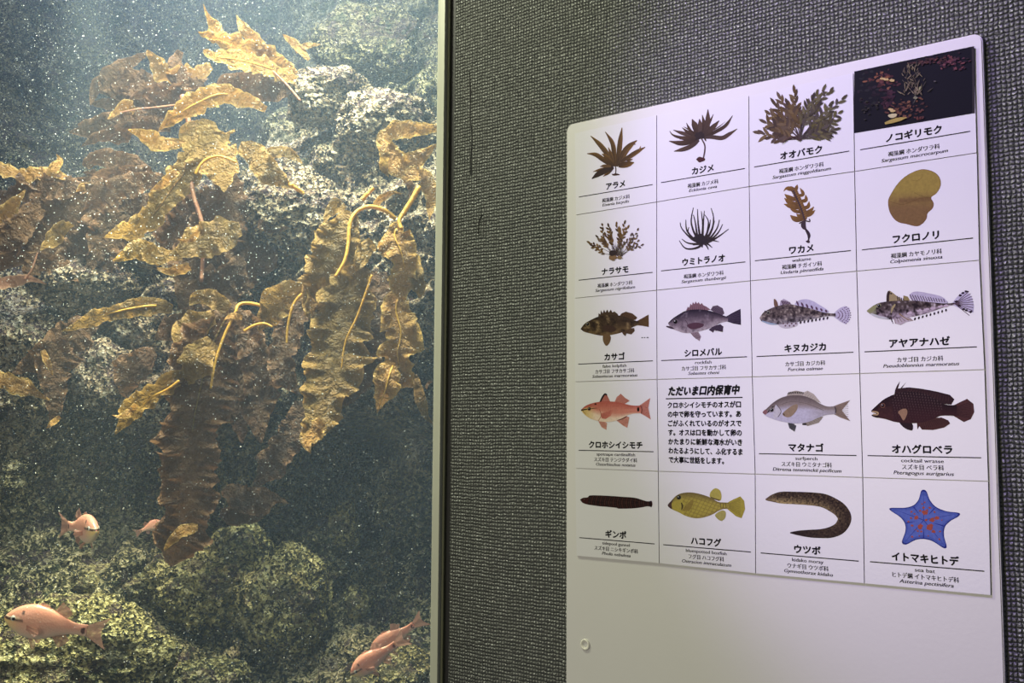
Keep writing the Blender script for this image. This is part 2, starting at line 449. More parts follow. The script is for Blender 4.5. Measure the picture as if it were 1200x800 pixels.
class Pic:
    """flat printed picture: shapes given in a crop of the card, laid on the card's face"""
    def __init__(s, crop, seed=1):
        s.cx, s.cy, s.k = crop; s.v, s.f, s.c = [], [], []; s.lay = CT - 0.00008; s.rnd = random.Random(seed)

    def w(s, x, y):
        p = W(s.cx + x / s.k, s.cy + y / s.k, CT); return (p.x, s.lay, p.z)

    def up(s): s.lay -= 0.0000022

    def tri(s, pts, col):
        s.up(); b = len(s.v); q = [Vector((x, -y, 0)) for x, y in pts]
        s.v += [s.w(x, y) for x, y in pts]
        s.c += [lin(col(x, y)) if callable(col) else lin(col) for x, y in pts]
        for tr in tessellate_polygon([q]): s.f.append(tuple(b + i for i in tr))

    def poly(s, pts, col, smooth=True, n=5):
        s.tri([p for p in (catmull(pts, n, True) if smooth else pts)], col)

    def strip(s, top, bot, col, nu=60, nv=16, smooth=True):
        s.up()
        T = resample(catmull(top, 6) if smooth else top, nu); B = resample(catmull(bot, 6) if smooth else bot, nu); b = len(s.v)
        for i in range(nu):
            for j in range(nv):
                f = j / (nv - 1); x = T[i][0] + (B[i][0] - T[i][0]) * f; y = T[i][1] + (B[i][1] - T[i][1]) * f
                s.v.append(s.w(x, y)); s.c.append(lin(col(i / (nu - 1), f, x, y)))
        for i in range(nu - 1):
            for j in range(nv - 1):
                a = b + i * nv + j; s.f.append((a, a + nv, a + nv + 1, a + 1))

    def stroke(s, pts, w, col, shape='leaf', n=6):
        s.up(); q = catmull(pts, n) if len(pts) > 2 else resample(pts, 8)
        q = resample(q, max(8, len(q))); N = len(q); b = len(s.v)
        for i, (x, y) in enumerate(q):
            t = i / (N - 1)
            a = q[max(i - 1, 0)]; c = q[min(i + 1, N - 1)]; dx, dy = c[0] - a[0], c[1] - a[1]; l = math.hypot(dx, dy) or 1
            if shape == 'leaf': k = (0.25 + 0.75 * math.sin(math.pi * min(1, t * 0.9 + 0.08)) ** 0.8) * (1 - max(0, t - 0.75) * 2.2)
            elif shape == 'taper': k = 1 - 0.75 * t
            elif shape == 'spike': k = 1 - t * 0.97
            else: k = 1
            h = w * 0.5 * k
            for sg in (-1, 1):
                X, Y = x - sg * dy / l * h, y + sg * dx / l * h
                s.v.append(s.w(X, Y)); cc = col(t, sg) if callable(col) else col; s.c.append(lin(cc))
        for i in range(N - 1): s.f.append((b + 2 * i, b + 2 * i + 1, b + 2 * i + 3, b + 2 * i + 2))

    def blob(s, x, y, rx, ry, col, rough=0.0, rot=0.0, n=14):
        pts = []
        for k in range(n):
            a = 2 * math.pi * k / n; r = 1 + s.rnd.uniform(-rough, rough)
            dx, dy = rx * r * math.cos(a), ry * r * math.sin(a)
            pts.append((x + dx * math.cos(rot) - dy * math.sin(rot), y + dx * math.sin(rot) + dy * math.cos(rot)))
        s.tri(pts, col)

    def fin(s, pts, col, ray=None, smooth=False, nr=7, base=None, w=3):
        s.poly(pts, col, smooth)
        if ray and base:
            (ax, ay), (bx, by) = base[0]; (cx, cy), (dx, dy) = base[1]
            for k in range(nr):
                t = (k + 0.5) / nr
                s.stroke([(ax + (bx - ax) * t, ay + (by - ay) * t), (cx + (dx - cx) * t, cy + (dy - cy) * t)], w, ray, 'line')

    def eye(s, x, y, r, ring=(150, 140, 110), dark=(15, 12, 15)):
        s.blob(x, y, r, r, ring); s.blob(x, y, r * 0.72, r * 0.72, dark); s.blob(x - r * 0.25, y - r * 0.25, r * 0.2, r * 0.2, (210, 210, 205))

    def done(s, name, parent):
        return mesh_obj(name, s.v, s.f, M_INK, parent, smooth=False, cols=s.c)


def mixc(a, b, t): t = max(0, min(1, t)); return tuple(x + (y - x) * t for x, y in zip(a, b))


def jit(p, c, a=12):
    d = p.rnd.uniform(-a, a); return tuple(max(0, min(255, v + d)) for v in c)


def nz(x, y, s, o=0.0): return noise.noise(Vector((x * s + o, y * s, o)))


# ---- the seaweed pictures
def pic_broad_fan(p):
    for pts, w in (([(345, 400), (362, 320), (375, 200), (392, 70)], 44), ([(330, 400), (325, 300), (310, 200), (250, 105)], 40),
                   ([(320, 400), (270, 300), (200, 210), (125, 140)], 44), ([(315, 400), (230, 340), (170, 300), (95, 290)], 42),
                   ([(360, 390), (420, 270), (470, 215), (520, 178)], 54), ([(385, 360), (450, 320), (520, 275), (590, 235)], 40),
                   ([(360, 395), (420, 385), (495, 366)], 52), ([(320, 380), (300, 300), (275, 235)], 24), ([(325, 390), (250, 310), (220, 295)], 42),
                   ([(320, 410), (240, 420), (145, 445)], 26), ([(320, 410), (280, 450), (232, 485)], 24), ([(430, 350), (485, 340)], 18)):
        s0 = jit(p, (92, 72, 50), 14)
        p.stroke(pts, w, lambda t, sg, s0=s0: mixc(mixc(s0, (132, 98, 48), t), (40, 30, 26), 0.5 if sg < 0 else 0.0))
        p.stroke(pts, 4, (60, 44, 34), 'taper')
    p.stroke([(320, 405), (260, 430), (190, 465), (135, 505)], 50, (56, 44, 38))
    p.stroke([(300, 400), (240, 395), (205, 402)], 26, (100, 76, 48))
    p.stroke([(337, 395), (340, 430), (338, 465)], 9, (70, 52, 48), 'line'); p.blob(340, 468, 34, 10, (72, 50, 44), 0.2)
    p.stroke([(540, 262), (552, 225)], 10, (128, 96, 50)); p.stroke([(480, 210), (512, 210)], 10, (92, 72, 50))


def pic_stalked_fan(p):
    c = (345, 285)
    for pts, w in (([c, (200, 290), (120, 270), (90, 235)], 26), ([c, (230, 262), (170, 245), (120, 226)], 34), ([c, (260, 320), (180, 335), (86, 318)], 44),
                   ([(330, 310), (290, 345), (220, 380), (125, 402)], 38), ([c, (280, 255), (250, 215), (228, 168)], 26), ([c, (315, 230), (275, 138)], 56),
                   ([c, (345, 215), (335, 136)], 44), ([c, (375, 210), (358, 103)], 32), ([c, (385, 250), (402, 165), (405, 58)], 44),
                   ([c, (395, 210), (450, 97)], 22), ([c, (390, 260), (450, 200), (497, 150)], 44), ([c, (480, 210), (547, 158)], 9),
                   ([(370, 290), (470, 240), (550, 190), (608, 108)], 30), ([(370, 290), (440, 285), (520, 292), (580, 260), (645, 218)], 36),
                   ([c, (250, 250), (192, 207)], 28), ([c, (240, 295), (170, 300)], 40), ([c, (260, 230), (205, 200)], 16), ([(375, 290), (390, 320)], 14)):
        s0 = jit(p, (64, 50, 46), 12)
        p.stroke(pts, w, lambda t, sg, s0=s0: mixc(s0, (96, 74, 56), t if sg > 0 else 0.3 * t))
    p.blob(335, 275, 42, 34, (50, 40, 42), 0.3)
    p.stroke([(350, 295), (378, 350), (378, 400), (368, 455)], 12, (92, 76, 74), 'line'); p.blob(345, 470, 34, 22, (74, 42, 44), 0.15)


def twig(p, base, tip, w, leafn, ll, lw, c1, c2, start=0.35, bend=0.15):
    dx, dy = tip[0] - base[0], tip[1] - base[1]; o = p.rnd.uniform(-bend, bend)
    midp = (base[0] + dx * .5 - dy * o, base[1] + dy * .5 + dx * o)
    p.stroke([base, midp, tip], w, c1, 'taper')
    q = resample(catmull([base, midp, tip], 8), 24); ang = math.atan2(dy, dx)
    for k in range(leafn):
        t = start + (1 - start) * k / max(1, leafn - 1); x, y = q[min(23, int(t * 23))]
        a = ang + (1 if k % 2 else -1) * p.rnd.uniform(0.35, 0.9) if k < leafn - 1 else ang
        l = ll * p.rnd.uniform(0.7, 1.15)
        p.stroke([(x, y), (x + l * math.cos(a) * .5, y + l * math.sin(a) * .5), (x + l * math.cos(a), y + l * math.sin(a))], lw, jit(p, mixc(c1, c2, p.rnd.random()), 14))


def pic_bushy(p):
    b = (372, 455)
    for tip in ((330, 110), (225, 158), (195, 212), (145, 272), (118, 335), (80, 412), (280, 200), (170, 360), (240, 300), (210, 400), (310, 240)):
        twig(p, b, tip, 9, 11, 74, 24, (76, 62, 56), (108, 88, 54))
    for tip in ((490, 135), (540, 100), (600, 100), (688, 160), (662, 265), (630, 330), (628, 388), (568, 422), (465, 160), (505, 215), (560, 300), (590, 210), (540, 380)):
        twig(p, b, tip, 8, 11, 62, 20, (72, 64, 60), (104, 98, 60))
    p.stroke([(350, 440), (290, 450), (235, 495)], 14, (82, 62, 58)); p.blob(368, 462, 20, 10, (72, 54, 52), 0.3)


def pic_dark_photo(p):
    p.tri([(6, 185), (776, 22), (781, 452), (4, 582)], (13, 13, 24))
    p.tri([(760, 26), (776, 22), (781, 452), (766, 455)], (52, 48, 50))
    R = p.rnd
    def cluster(x, y, sx, sy, n, cols, r0, r1):
        for _ in range(n):
            X, Y = R.gauss(x, sx), R.gauss(y, sy)
            lo, hi = 190 - 0.21 * X, 575 - 0.168 * X
            if not (18 < X < 750 and lo + 12 < Y < hi - 12): continue
            p.blob(X, Y, R.uniform(r0, r1) * 1.4, R.uniform(r0, r1) * 0.8, jit(p, R.choice(cols), 10), 0.4, R.uniform(-.6, .4), 8)
    cluster(110, 260, 60, 60, 50, [(34, 24, 34), (30, 30, 34)], 5, 14)
    cluster(190, 235, 45, 25, 60, [(92, 52, 50), (70, 38, 44), (130, 84, 60)], 4, 11)
    cluster(225, 340, 25, 50, 40, [(62, 32, 44), (50, 28, 40)], 5, 12)
    cluster(320, 430, 60, 34, 90, [(92, 56, 50), (70, 44, 44), (112, 76, 56), (46, 30, 36)], 4, 11)
    cluster(640, 125, 55, 28, 70, [(84, 50, 60), (112, 66, 70), (54, 34, 46)], 4, 10)
    cluster(480, 115, 70, 16, 60, [(58, 36, 40), (80, 50, 48)], 4, 9)
    cluster(90, 430, 45, 40, 24, [(36, 34, 34), (54, 50, 44)], 3, 8)
    cluster(420, 490, 14, 10, 16, [(104, 60, 56)], 3, 7); cluster(60, 560, 40, 8, 20, [(52, 28, 34)], 4, 8)
    for x, y in ((215, 238), (192, 232), (250, 243), (255, 440), (243, 430), (265, 470)): p.blob(x, y, 17, 8, (204, 178, 120), 0.3)
    p.stroke([(205, 520), (270, 500), (345, 482)], 26, (176, 156, 84)); p.blob(255, 470, 26, 14, (206, 196, 150), 0.3)
    for _ in range(90):
        t = R.random(); x, y = 375 + R.gauss(0, 34) + 20 * t, 150 + 190 * t; a = R.uniform(-2.6, -0.5); l = R.uniform(18, 50)
        p.stroke([(x, y), (x + l * math.cos(a), y + l * math.sin(a))], R.uniform(3, 6), jit(p, R.choice([(110, 98, 78), (140, 128, 100), (84, 78, 66)]), 12))
    p.stroke([(395, 330), (402, 360), (385, 395)], 5, (96, 94, 84)); p.blob(402, 356, 14, 9, (130, 130, 104), 0.3); p.stroke([(425, 305), (436, 280)], 12, (152, 150, 110))
    p.blob(526, 250, 9, 4, (92, 88, 84))


def pic_leafy_tuft(p):
    b = (345, 440)
    for tip in ((122, 315), (195, 272), (232, 168), (285, 178), (352, 160), (420, 152), (448, 190), (240, 285), (300, 210), (380, 215), (150, 340), (260, 250)):
        twig(p, (b[0] + p.rnd.uniform(-30, 20), b[1] - 20), tip, 5, 8, 36, 17, (78, 62, 50), (118, 90, 44), 0.5)
    for tip in ((532, 208), (525, 262), (532, 305), (565, 338), (475, 255), (410, 255), (440, 300)):
        twig(p, (385, 440), tip, 4, 7, 30, 14, (84, 72, 62), (108, 86, 58), 0.45)
    for _ in range(26):
        x = p.rnd.uniform(300, 420); p.stroke([(b[0] + p.rnd.uniform(-25, 55), 430), (x, p.rnd.uniform(290, 380))], 4, jit(p, (82, 70, 62)), 'taper')
    p.blob(325, 440, 34, 28, (128, 102, 70), 0.25); p.blob(380, 442, 20, 14, (134, 112, 76), 0.3); p.blob(320, 405, 30, 22, (52, 42, 40), 0.3)


def pic_strands(p):
    b = (345, 425)
    for pts in ([(275, 143), (258, 260), (295, 370)], [(308, 155), (314, 280), (330, 380)], [(338, 172), (350, 285), (345, 380)], [(362, 168), (352, 300)], [(365, 200), (395, 260), (375, 380)],
                [(415, 147), (435, 222), (425, 310), (380, 400)], [(482, 240), (462, 310), (400, 395)], [(508, 275), (470, 345), (400, 410)], [(555, 314), (480, 370), (400, 415)],
                [(215, 240), (225, 330), (290, 400)], [(170, 262), (185, 312), (265, 395)], [(183, 392), (232, 425), (310, 432)], [(162, 404), (205, 462), (260, 472), (320, 455)],
                [(395, 478), (375, 440)], [(425, 462), (385, 430)], [(478, 415), (420, 405)], [(345, 462), (345, 430)], [(275, 200), (290, 260), (310, 380)], [(430, 235), (440, 260), (400, 360)],
                [(240, 300), (235, 340), (300, 410)], [(410, 240), (400, 300), (360, 400)], [(270, 440), (300, 436)]):
        p.stroke([b] + pts[::-1], 22, lambda t, sg: (62, 54, 50) if sg > 0 else (40, 34, 38), 'taper')
    p.blob(335, 395, 55, 42, (46, 40, 44), 0.25)


def pic_lobed_frond(p):
    c1, c2 = (138, 102, 52), (112, 82, 46)
    sp = [(432, 500), (438, 450), (412, 395), (405, 330), (375, 235), (320, 110)]
    for pts, w in (([(340, 150), (300, 95), (268, 95), (248, 118)], 24), ([(350, 182), (290, 165), (255, 138)], 36), ([(360, 215), (300, 205), (253, 168)], 36), ([(372, 243), (310, 232), (250, 213)], 36),
                   ([(385, 275), (340, 268), (297, 250)], 26), ([(400, 322), (340, 328), (298, 298)], 42), ([(395, 305), (360, 300), (345, 285)], 24), ([(345, 150), (395, 140), (372, 92)], 26), ([(365, 190), (415, 185), (413, 143)], 28),
                   ([(385, 240), (430, 235), (440, 193)], 28), ([(400, 285), (450, 262), (476, 233)], 26), ([(405, 308), (450, 290), (486, 258)], 26), ([(335, 120), (352, 66)], 26), ([(325, 120), (300, 78)], 34), ([(320, 110), (262, 98)], 20)):
        p.stroke(pts, w, lambda t, sg: mixc(c2, c1, t) if sg > 0 else mixc((92, 66, 40), c1, t))
    p.poly([(310, 100), (340, 95), (375, 160), (405, 230), (430, 290), (415, 335), (385, 330), (365, 270), (340, 200)], (116, 86, 50))
    for k in range(14):
        t = k / 13; x, y = 330 + 75 * t, 120 + 200 * t
        p.stroke([(x, y), (x - 26, y - 2)], 4, (84, 60, 38)); p.stroke([(x, y), (x + 24, y - 14)], 4, (150, 114, 64))
    p.stroke(sp, 12, (70, 56, 58), 'line'); p.stroke([(405, 340), (395, 375), (415, 410)], 34, (66, 54, 60)); p.stroke([(412, 400), (438, 445), (434, 485)], 24, (58, 46, 54))
    p.stroke([(365, 360), (405, 340), (445, 345), (440, 325)], 9, (74, 60, 62), 'line'); p.blob(430, 497, 16, 10, (66, 52, 56), 0.3)


def pic_blob_weed(p):
    o = [(480, 110), (430, 114), (360, 145), (300, 195), (255, 260), (228, 318), (235, 385), (262, 435), (298, 463), (350, 475), (418, 490), (460, 470), (485, 435), (492, 402), (525, 370), (532, 335), (515, 298), (550, 270), (578, 220), (574, 170), (540, 130)]
    p.poly([((x - 400) * 1.015 + 400, (y - 300) * 1.015 + 300) for x, y in o], (120, 84, 56))
    top = [(480, 110), (430, 114), (360, 145), (300, 195), (255, 260), (228, 318), (235, 385), (262, 435), (298, 463), (350, 475), (418, 490)]
    bot = [(482, 110), (540, 130), (574, 170), (578, 220), (550, 270), (515, 298), (532, 335), (525, 370), (492, 402), (485, 435), (460, 470), (420, 490)]
    p.strip(top, bot, lambda u, v, x, y: mixc(mixc((158, 138, 66), (128, 100, 62), (y - 250) / 120), (110, 82, 52), 0.7 * math.exp(-((y - 315 - 0.05 * (380 - x)) / 18) ** 2) * (x > 300) + 0.12 * nz(x, y, .05)), 60, 40)
    p.stroke([(517, 297), (460, 290), (400, 262)], 7, (124, 104, 52), 'taper'); p.stroke([(515, 300), (450, 302), (390, 322), (320, 345), (236, 325)], 8, (116, 88, 50), 'taper')
    p.stroke([(380, 178), (420, 184), (455, 160), (455, 140)], 4, (140, 118, 56), 'line'); p.stroke([(492, 402), (450, 380)], 5, (112, 86, 54), 'taper')


# ---- the animal pictures
def pic_brown_rockfish(p):
    p.fin([(555, 245), (600, 222), (668, 183), (670, 298), (600, 286), (555, 282)], (96, 72, 42), (66, 48, 30), base=[((570, 248), (570, 280)), ((666, 192), (666, 290))])
    p.poly([(205, 205), (208, 172), (225, 182), (230, 145), (246, 172), (258, 138), (272, 165), (288, 136), (302, 165), (320, 138), (336, 165), (352, 155), (384, 178), (392, 205), (300, 220)], (70, 54, 38), False)
    p.fin([(395, 205), (420, 172), (460, 157), (520, 174), (564, 212), (548, 232), (480, 236)], (84, 62, 42), (54, 40, 30), base=[((410, 205), (540, 232)), ((425, 172), (555, 210))])
    p.fin([(415, 335), (436, 368), (457, 384), (462, 356), (510, 367), (541, 332), (535, 308), (470, 310)], (86, 66, 46), (58, 42, 32), base=[((430, 330), (525, 312)), ((450, 372), (535, 338))])
    def col(u, v, x, y):
        c = mixc((62, 48, 34), (118, 96, 62), (v - .35) * 1.3); n = nz(x, y, .022, 3) + .5 * nz(x, y, .06, 7)
        c = mixc(c, (38, 28, 22), n * 1.4); return mixc(c, (150, 128, 90), (-n - .25) * 1.6)
    p.strip([(43, 315), (80, 268), (130, 237), (200, 205), (280, 190), (380, 190), (460, 207), (520, 230), (560, 243), (580, 243)],
            [(43, 317), (75, 342), (130, 357), (200, 373), (270, 379), (350, 366), (430, 345), (500, 311), (550, 288), (580, 282)], col, 90, 26)
    p.poly([(255, 365), (248, 420), (275, 470), (305, 450), (321, 400), (305, 368)], (110, 86, 58)); p.poly([(250, 290), (330, 285), (370, 320), (330, 345), (260, 330)], (64, 46, 36))
    p.stroke([(215, 260), (200, 300), (235, 330)], 7, (128, 106, 74), 'taper'); p.stroke([(160, 280), (180, 320), (170, 350)], 5, (36, 28, 24), 'taper')
    p.eye(107, 272, 20, (120, 108, 80)); p.stroke([(46, 318), (85, 330), (120, 322)], 6, (30, 22, 20), 'taper')
    for k, l in enumerate((14, 10, 18)): p.stroke([(602 + k * 24, 397 - k), (602 + k * 24 + l, 396 - k)], 8, (66, 64, 62), 'line')


def pic_grey_rockfish(p):
    p.fin([(585, 262), (640, 230), (712, 194), (716, 332), (650, 320), (590, 300)], (50, 40, 58), (86, 76, 92), base=[((600, 265), (600, 298)), ((705, 205), (708, 322))], w=2.5)
    p.poly([(248, 208), (262, 178), (275, 184), (285, 150), (298, 164), (305, 137), (318, 154), (330, 131), (342, 150), (355, 137), (368, 158), (380, 144), (395, 163), (422, 176), (458, 202), (350, 220)], (128, 96, 102), False)
    for k in range(9): p.stroke([(268 + k * 17, 206), (264 + k * 17, 172 - 14 * math.sin(k / 2.6))], 4, (70, 48, 56), 'taper')
    p.fin([(455, 204), (475, 172), (515, 164), (560, 190), (574, 232), (556, 250), (500, 230)], (96, 82, 94), (58, 46, 60), base=[((462, 204), (550, 244)), ((490, 172), (568, 220))])
    p.fin([(440, 372), (478, 398), (488, 376), (560, 392), (566, 345), (540, 325), (480, 342)], (72, 58, 74), (48, 38, 52), base=[((465, 352), (545, 330)), ((480, 388), (560, 380))])
    def col(u, v, x, y):
        c = mixc((42, 34, 48), (124, 110, 116), (v - .05) * 2.2); c = mixc(c, (184, 174, 172), (v - .6) * 2.2)
        n = nz(x, y, .018, 5) + .6 * nz(x, y, .05, 2); c = mixc(c, (70, 58, 68), n * 0.9 * (v > .1)); return mixc(c, (196, 188, 186), (-n - .2) * .9)
    p.strip([(95, 315), (130, 280), (190, 240), (250, 210), (330, 200), (420, 205), (500, 226), (560, 250), (605, 262)],
            [(95, 322), (120, 356), (170, 381), (240, 401), (320, 396), (400, 376), (470, 350), (540, 316), (605, 300)], col, 90, 26)
    p.stroke([(78, 344), (110, 352), (150, 366)], 17, (62, 46, 56), 'leaf'); p.poly([(258, 330), (330, 312), (398, 325), (380, 352), (310, 368), (270, 356)], (84, 56, 68))
    p.fin([(283, 400), (310, 432), (362, 468), (374, 430), (352, 390)], (150, 130, 134), (90, 72, 80), base=[((290, 402), (345, 395)), ((330, 452), (370, 440))], nr=5)
    p.stroke([(205, 280), (220, 320), (195, 355)], 6, (90, 78, 86), 'taper'); p.stroke([(240, 290), (262, 330), (240, 385)], 6, (76, 62, 72), 'taper'); p.eye(157, 304, 24, (104, 92, 98))


def pic_speckled_sculpin(p):
    p.fin([(670, 288), (715, 248), (760, 230), (796, 245), (803, 300), (792, 352), (765, 378), (720, 356), (672, 320)], (202, 196, 214))
    for k in range(9):
        a = -0.75 + k * 0.19
        for r in (45, 70, 95, 118, 135): p.blob(672 + r * math.cos(a), 304 + r * math.sin(a) * .72, 5, 4, (96, 66, 88) if r > 60 or k in (0, 8) else (150, 130, 150))
    p.poly([(232, 225), (240, 190), (265, 172), (300, 190), (335, 220)], (178, 168, 182), False); p.poly([(355, 222), (375, 192), (440, 175), (500, 190), (560, 225), (625, 268), (600, 285), (400, 235)], (198, 194, 214))
    for k in range(7): p.stroke([(262 + k * 10, 225), (246 + k * 11, 186 + k * 2)], 7, (84, 60, 74), 'line')
    for k in range(7):
        x = 375 + k * 38; y = 228 + k * 9; p.stroke([(x + 12, y), (x - 8 + k, y - 40 + k * 3)], 16, (96, 70, 92), 'leaf')
    p.poly([(192, 240), (185, 180), (200, 178), (216, 205), (220, 240)], (118, 92, 74)); p.poly([(220, 365), (238, 400), (300, 410), (375, 385), (365, 355), (290, 350)], (204, 198, 200))
    def col(u, v, x, y):
        c = mixc((98, 86, 82), (150, 146, 150), (v - .5) * 1.8); n = nz(x, y, .03, 9) + .8 * nz(x, y, .075, 4)
        c = mixc(c, (46, 38, 42), n * 1.8); return mixc(c, (186, 176, 160), (-n - .2) * 1.6)
    p.strip([(72, 325), (100, 285), (140, 260), (200, 236), (300, 216), (400, 232), (500, 256), (580, 281), (640, 290), (685, 290)],
            [(72, 331), (90, 356), (150, 372), (220, 381), (280, 372), (350, 366), (420, 350), (500, 336), (580, 320), (640, 312), (685, 318)], col, 100, 26)
    p.stroke([(90, 352), (150, 372), (215, 380)], 14, (158, 180, 196), 'leaf')
    for k in range(7): p.blob(262 + k * 17, 372 + (k % 2) * 18, 7, 8, (120, 98, 102), .2)
    for k in range(8): p.stroke([(405 + k * 31, 352 - k * 5), (398 + k * 31, 375 - k * 5)], 14, (52, 38, 56), 'leaf')
    p.eye(140, 285, 15, (150, 150, 130)); p.stroke([(110, 270), (165, 300)], 8, (40, 34, 36), 'taper')


def pic_banded_sculpin(p):
    p.fin([(690, 275), (740, 214), (790, 188), (830, 240), (846, 300), (840, 352), (780, 336), (720, 310), (690, 296)], (204, 198, 216))
    for k in range(10):
        a = -0.72 + k * 0.155; p.stroke([(705, 286), (705 + 138 * math.cos(a), 286 + 138 * math.sin(a))], 5, (92, 74, 84), 'line')
    for x, y in ((765, 208), (790, 196), (745, 225), (790, 335), (825, 345), (770, 325), (740, 300), (715, 270)): p.blob(x, y, 12, 8, (48, 36, 44), .3)
    p.poly([(210, 275), (212, 205), (225, 188), (245, 200), (285, 232), (322, 258), (320, 275)], (168, 152, 110), False); p.stroke([(215, 275), (216, 225), (226, 195)], 20, (58, 42, 40), 'line'); p.blob(240, 212, 7, 6, (50, 38, 40))
    p.poly([(325, 275), (330, 225), (362, 234), (385, 275)], (150, 136, 86), False)
    p.poly([(375, 225), (400, 200), (450, 198), (540, 215), (600, 230), (642, 260), (640, 284), (440, 275), (385, 255)], (200, 194, 210))
    for k in range(14): p.stroke([(398 + k * 18, 262 + k), (376 + k * 19, 218 + k * 2.6)], 6, (92, 76, 88), 'line')
    for k in range(4): p.stroke([(290 + k * 14, 262), (285 + k * 14, 230 + k * 6)], 7, (60, 46, 50), 'line')
    p.poly([(245, 350), (268, 430), (310, 442), (350, 420), (402, 408), (372, 385), (300, 345)], (196, 184, 186), False)
    for k in range(6): p.stroke([(262 + k * 8, 360), (272 + k * 24, 432 - k * 6)], 4, (140, 116, 104), 'line')
    def col(u, v, x, y):
        c = mixc((84, 72, 68), (176, 160, 168), (v - .35) * 1.9); n = nz(x, y, .025, 12) + .8 * nz(x, y, .06, 8)
        c = mixc(c, (40, 30, 34), n * 1.7); c = mixc(c, (206, 196, 196), (-n - .25) * 1.5); return mixc(c, (150, 156, 112), 0.6 * (u < .12))
    p.strip([(62, 336), (110, 300), (160, 278), (230, 268), (330, 262), (430, 264), (540, 276), (640, 284), (705, 278)],
            [(62, 342), (95, 368), (150, 391), (230, 401), (310, 391), (400, 380), (500, 356), (600, 321), (660, 302), (705, 294)], col, 110, 26)
    for x, y in ((375, 354), (445, 338), (497, 328), (545, 318), (600, 307), (640, 302)): p.blob(x, y, 20, 10, (206, 188, 196), .25, -.2)
    p.poly([(62, 338), (110, 302), (135, 300), (120, 330), (90, 352)], (150, 152, 104)); p.stroke([(90, 360), (160, 385), (225, 395)], 18, (206, 210, 206), 'leaf')
    p.stroke([(238, 385), (245, 410), (256, 434)], 12, (66, 50, 52), 'taper'); p.stroke([(300, 360), (350, 395), (402, 410)], 9, (150, 124, 80), 'taper')
    for k in range(9): p.stroke([(418 + k * 28, 388 - k * 8), (408 + k * 29, 408 - k * 8)], 12, (44, 32, 42), 'leaf')
    p.eye(150, 300, 16, (160, 158, 120)); p.stroke([(130, 325), (185, 295)], 10, (44, 36, 38), 'taper'); p.stroke([(270, 290), (250, 320), (240, 355)], 16, (174, 160, 112), 'leaf')


def pic_red_cardinalfish(p):
    red, ray_ = (198, 132, 116), (158, 84, 74)
    p.fin([(585, 226), (630, 195), (684, 157), (664, 250), (689, 357), (640, 326), (585, 296)], red, ray_, base=[((595, 232), (595, 292)), ((676, 170), (680, 345))], nr=11, w=2.5)
    p.fin([(222, 197), (240, 155), (265, 120), (285, 130), (316, 192)], (188, 118, 106), ray_, base=[((232, 195), (310, 192)), ((262, 126), (284, 136))], nr=5); p.stroke([(224, 195), (242, 155), (266, 122), (284, 132)], 15, (36, 26, 26), 'line')
    p.fin([(355, 196), (374, 150), (412, 119), (450, 155), (494, 183), (442, 217)], red, ray_, base=[((362, 196), (440, 212)), ((408, 124), (488, 182))], nr=9, w=2.5)
    p.fin([(203, 368), (235, 426), (280, 452), (286, 390), (262, 372)], (208, 152, 134), ray_, base=[((210, 370), (258, 374)), ((242, 428), (282, 420))], nr=5, w=2.5)
    p.fin([(372, 365), (430, 410), (472, 432), (491, 334), (462, 324)], (206, 146, 128), ray_, base=[((384, 362), (462, 328)), ((440, 412), (482, 380))], nr=8, w=2.5); p.stroke([(380, 363), (425, 350), (470, 326)], 7, (70, 36, 36), 'line')
    def col(u, v, x, y):
        c = mixc((176, 84, 72), (206, 128, 108), v * 2); c = mixc(c, (238, 214, 190), (v - .55) * 3.2 - (u - .55) * 2.0)
        c = mixc(c, (216, 186, 118), (0.28 - u) * 6 * (v > .25)); g = math.sin(x * .42) * math.sin(y * .42 + (int(x / 7.5) % 2) * 1.5)
        return mixc(c, (244, 206, 186), max(0, g) * .35 * (.2 < u < .95) * (v < .7))
    p.strip([(46, 268), (90, 230), (150, 206), (220, 193), (300, 190), (380, 195), (460, 215), (530, 228), (598, 228)],
            [(46, 273), (80, 311), (130, 346), (200, 369), (280, 378), (350, 371), (420, 345), (480, 316), (540, 301), (598, 300)], col, 110, 32)
    p.fin([(228, 302), (340, 263), (322, 320), (272, 353), (236, 346)], (202, 120, 104), ray_, base=[((234, 308), (240, 342)), ((330, 270), (285, 345))], nr=6, w=2.5)
    p.stroke([(215, 260), (232, 320), (205, 368)], 5, (150, 88, 66), 'line'); p.stroke([(66, 278), (95, 312)], 6, (92, 60, 50), 'taper')
    p.stroke([(48, 271), (120, 258), (198, 250)], 13, (28, 22, 24), 'taper'); p.eye(123, 257, 19, (170, 130, 90)); p.blob(573, 263, 11, 20, (26, 16, 18)); p.blob(180, 214, 11, 7, (60, 28, 28))
    p.stroke([(595, 228), (608, 262), (600, 300)], 7, (120, 66, 58), 'line')


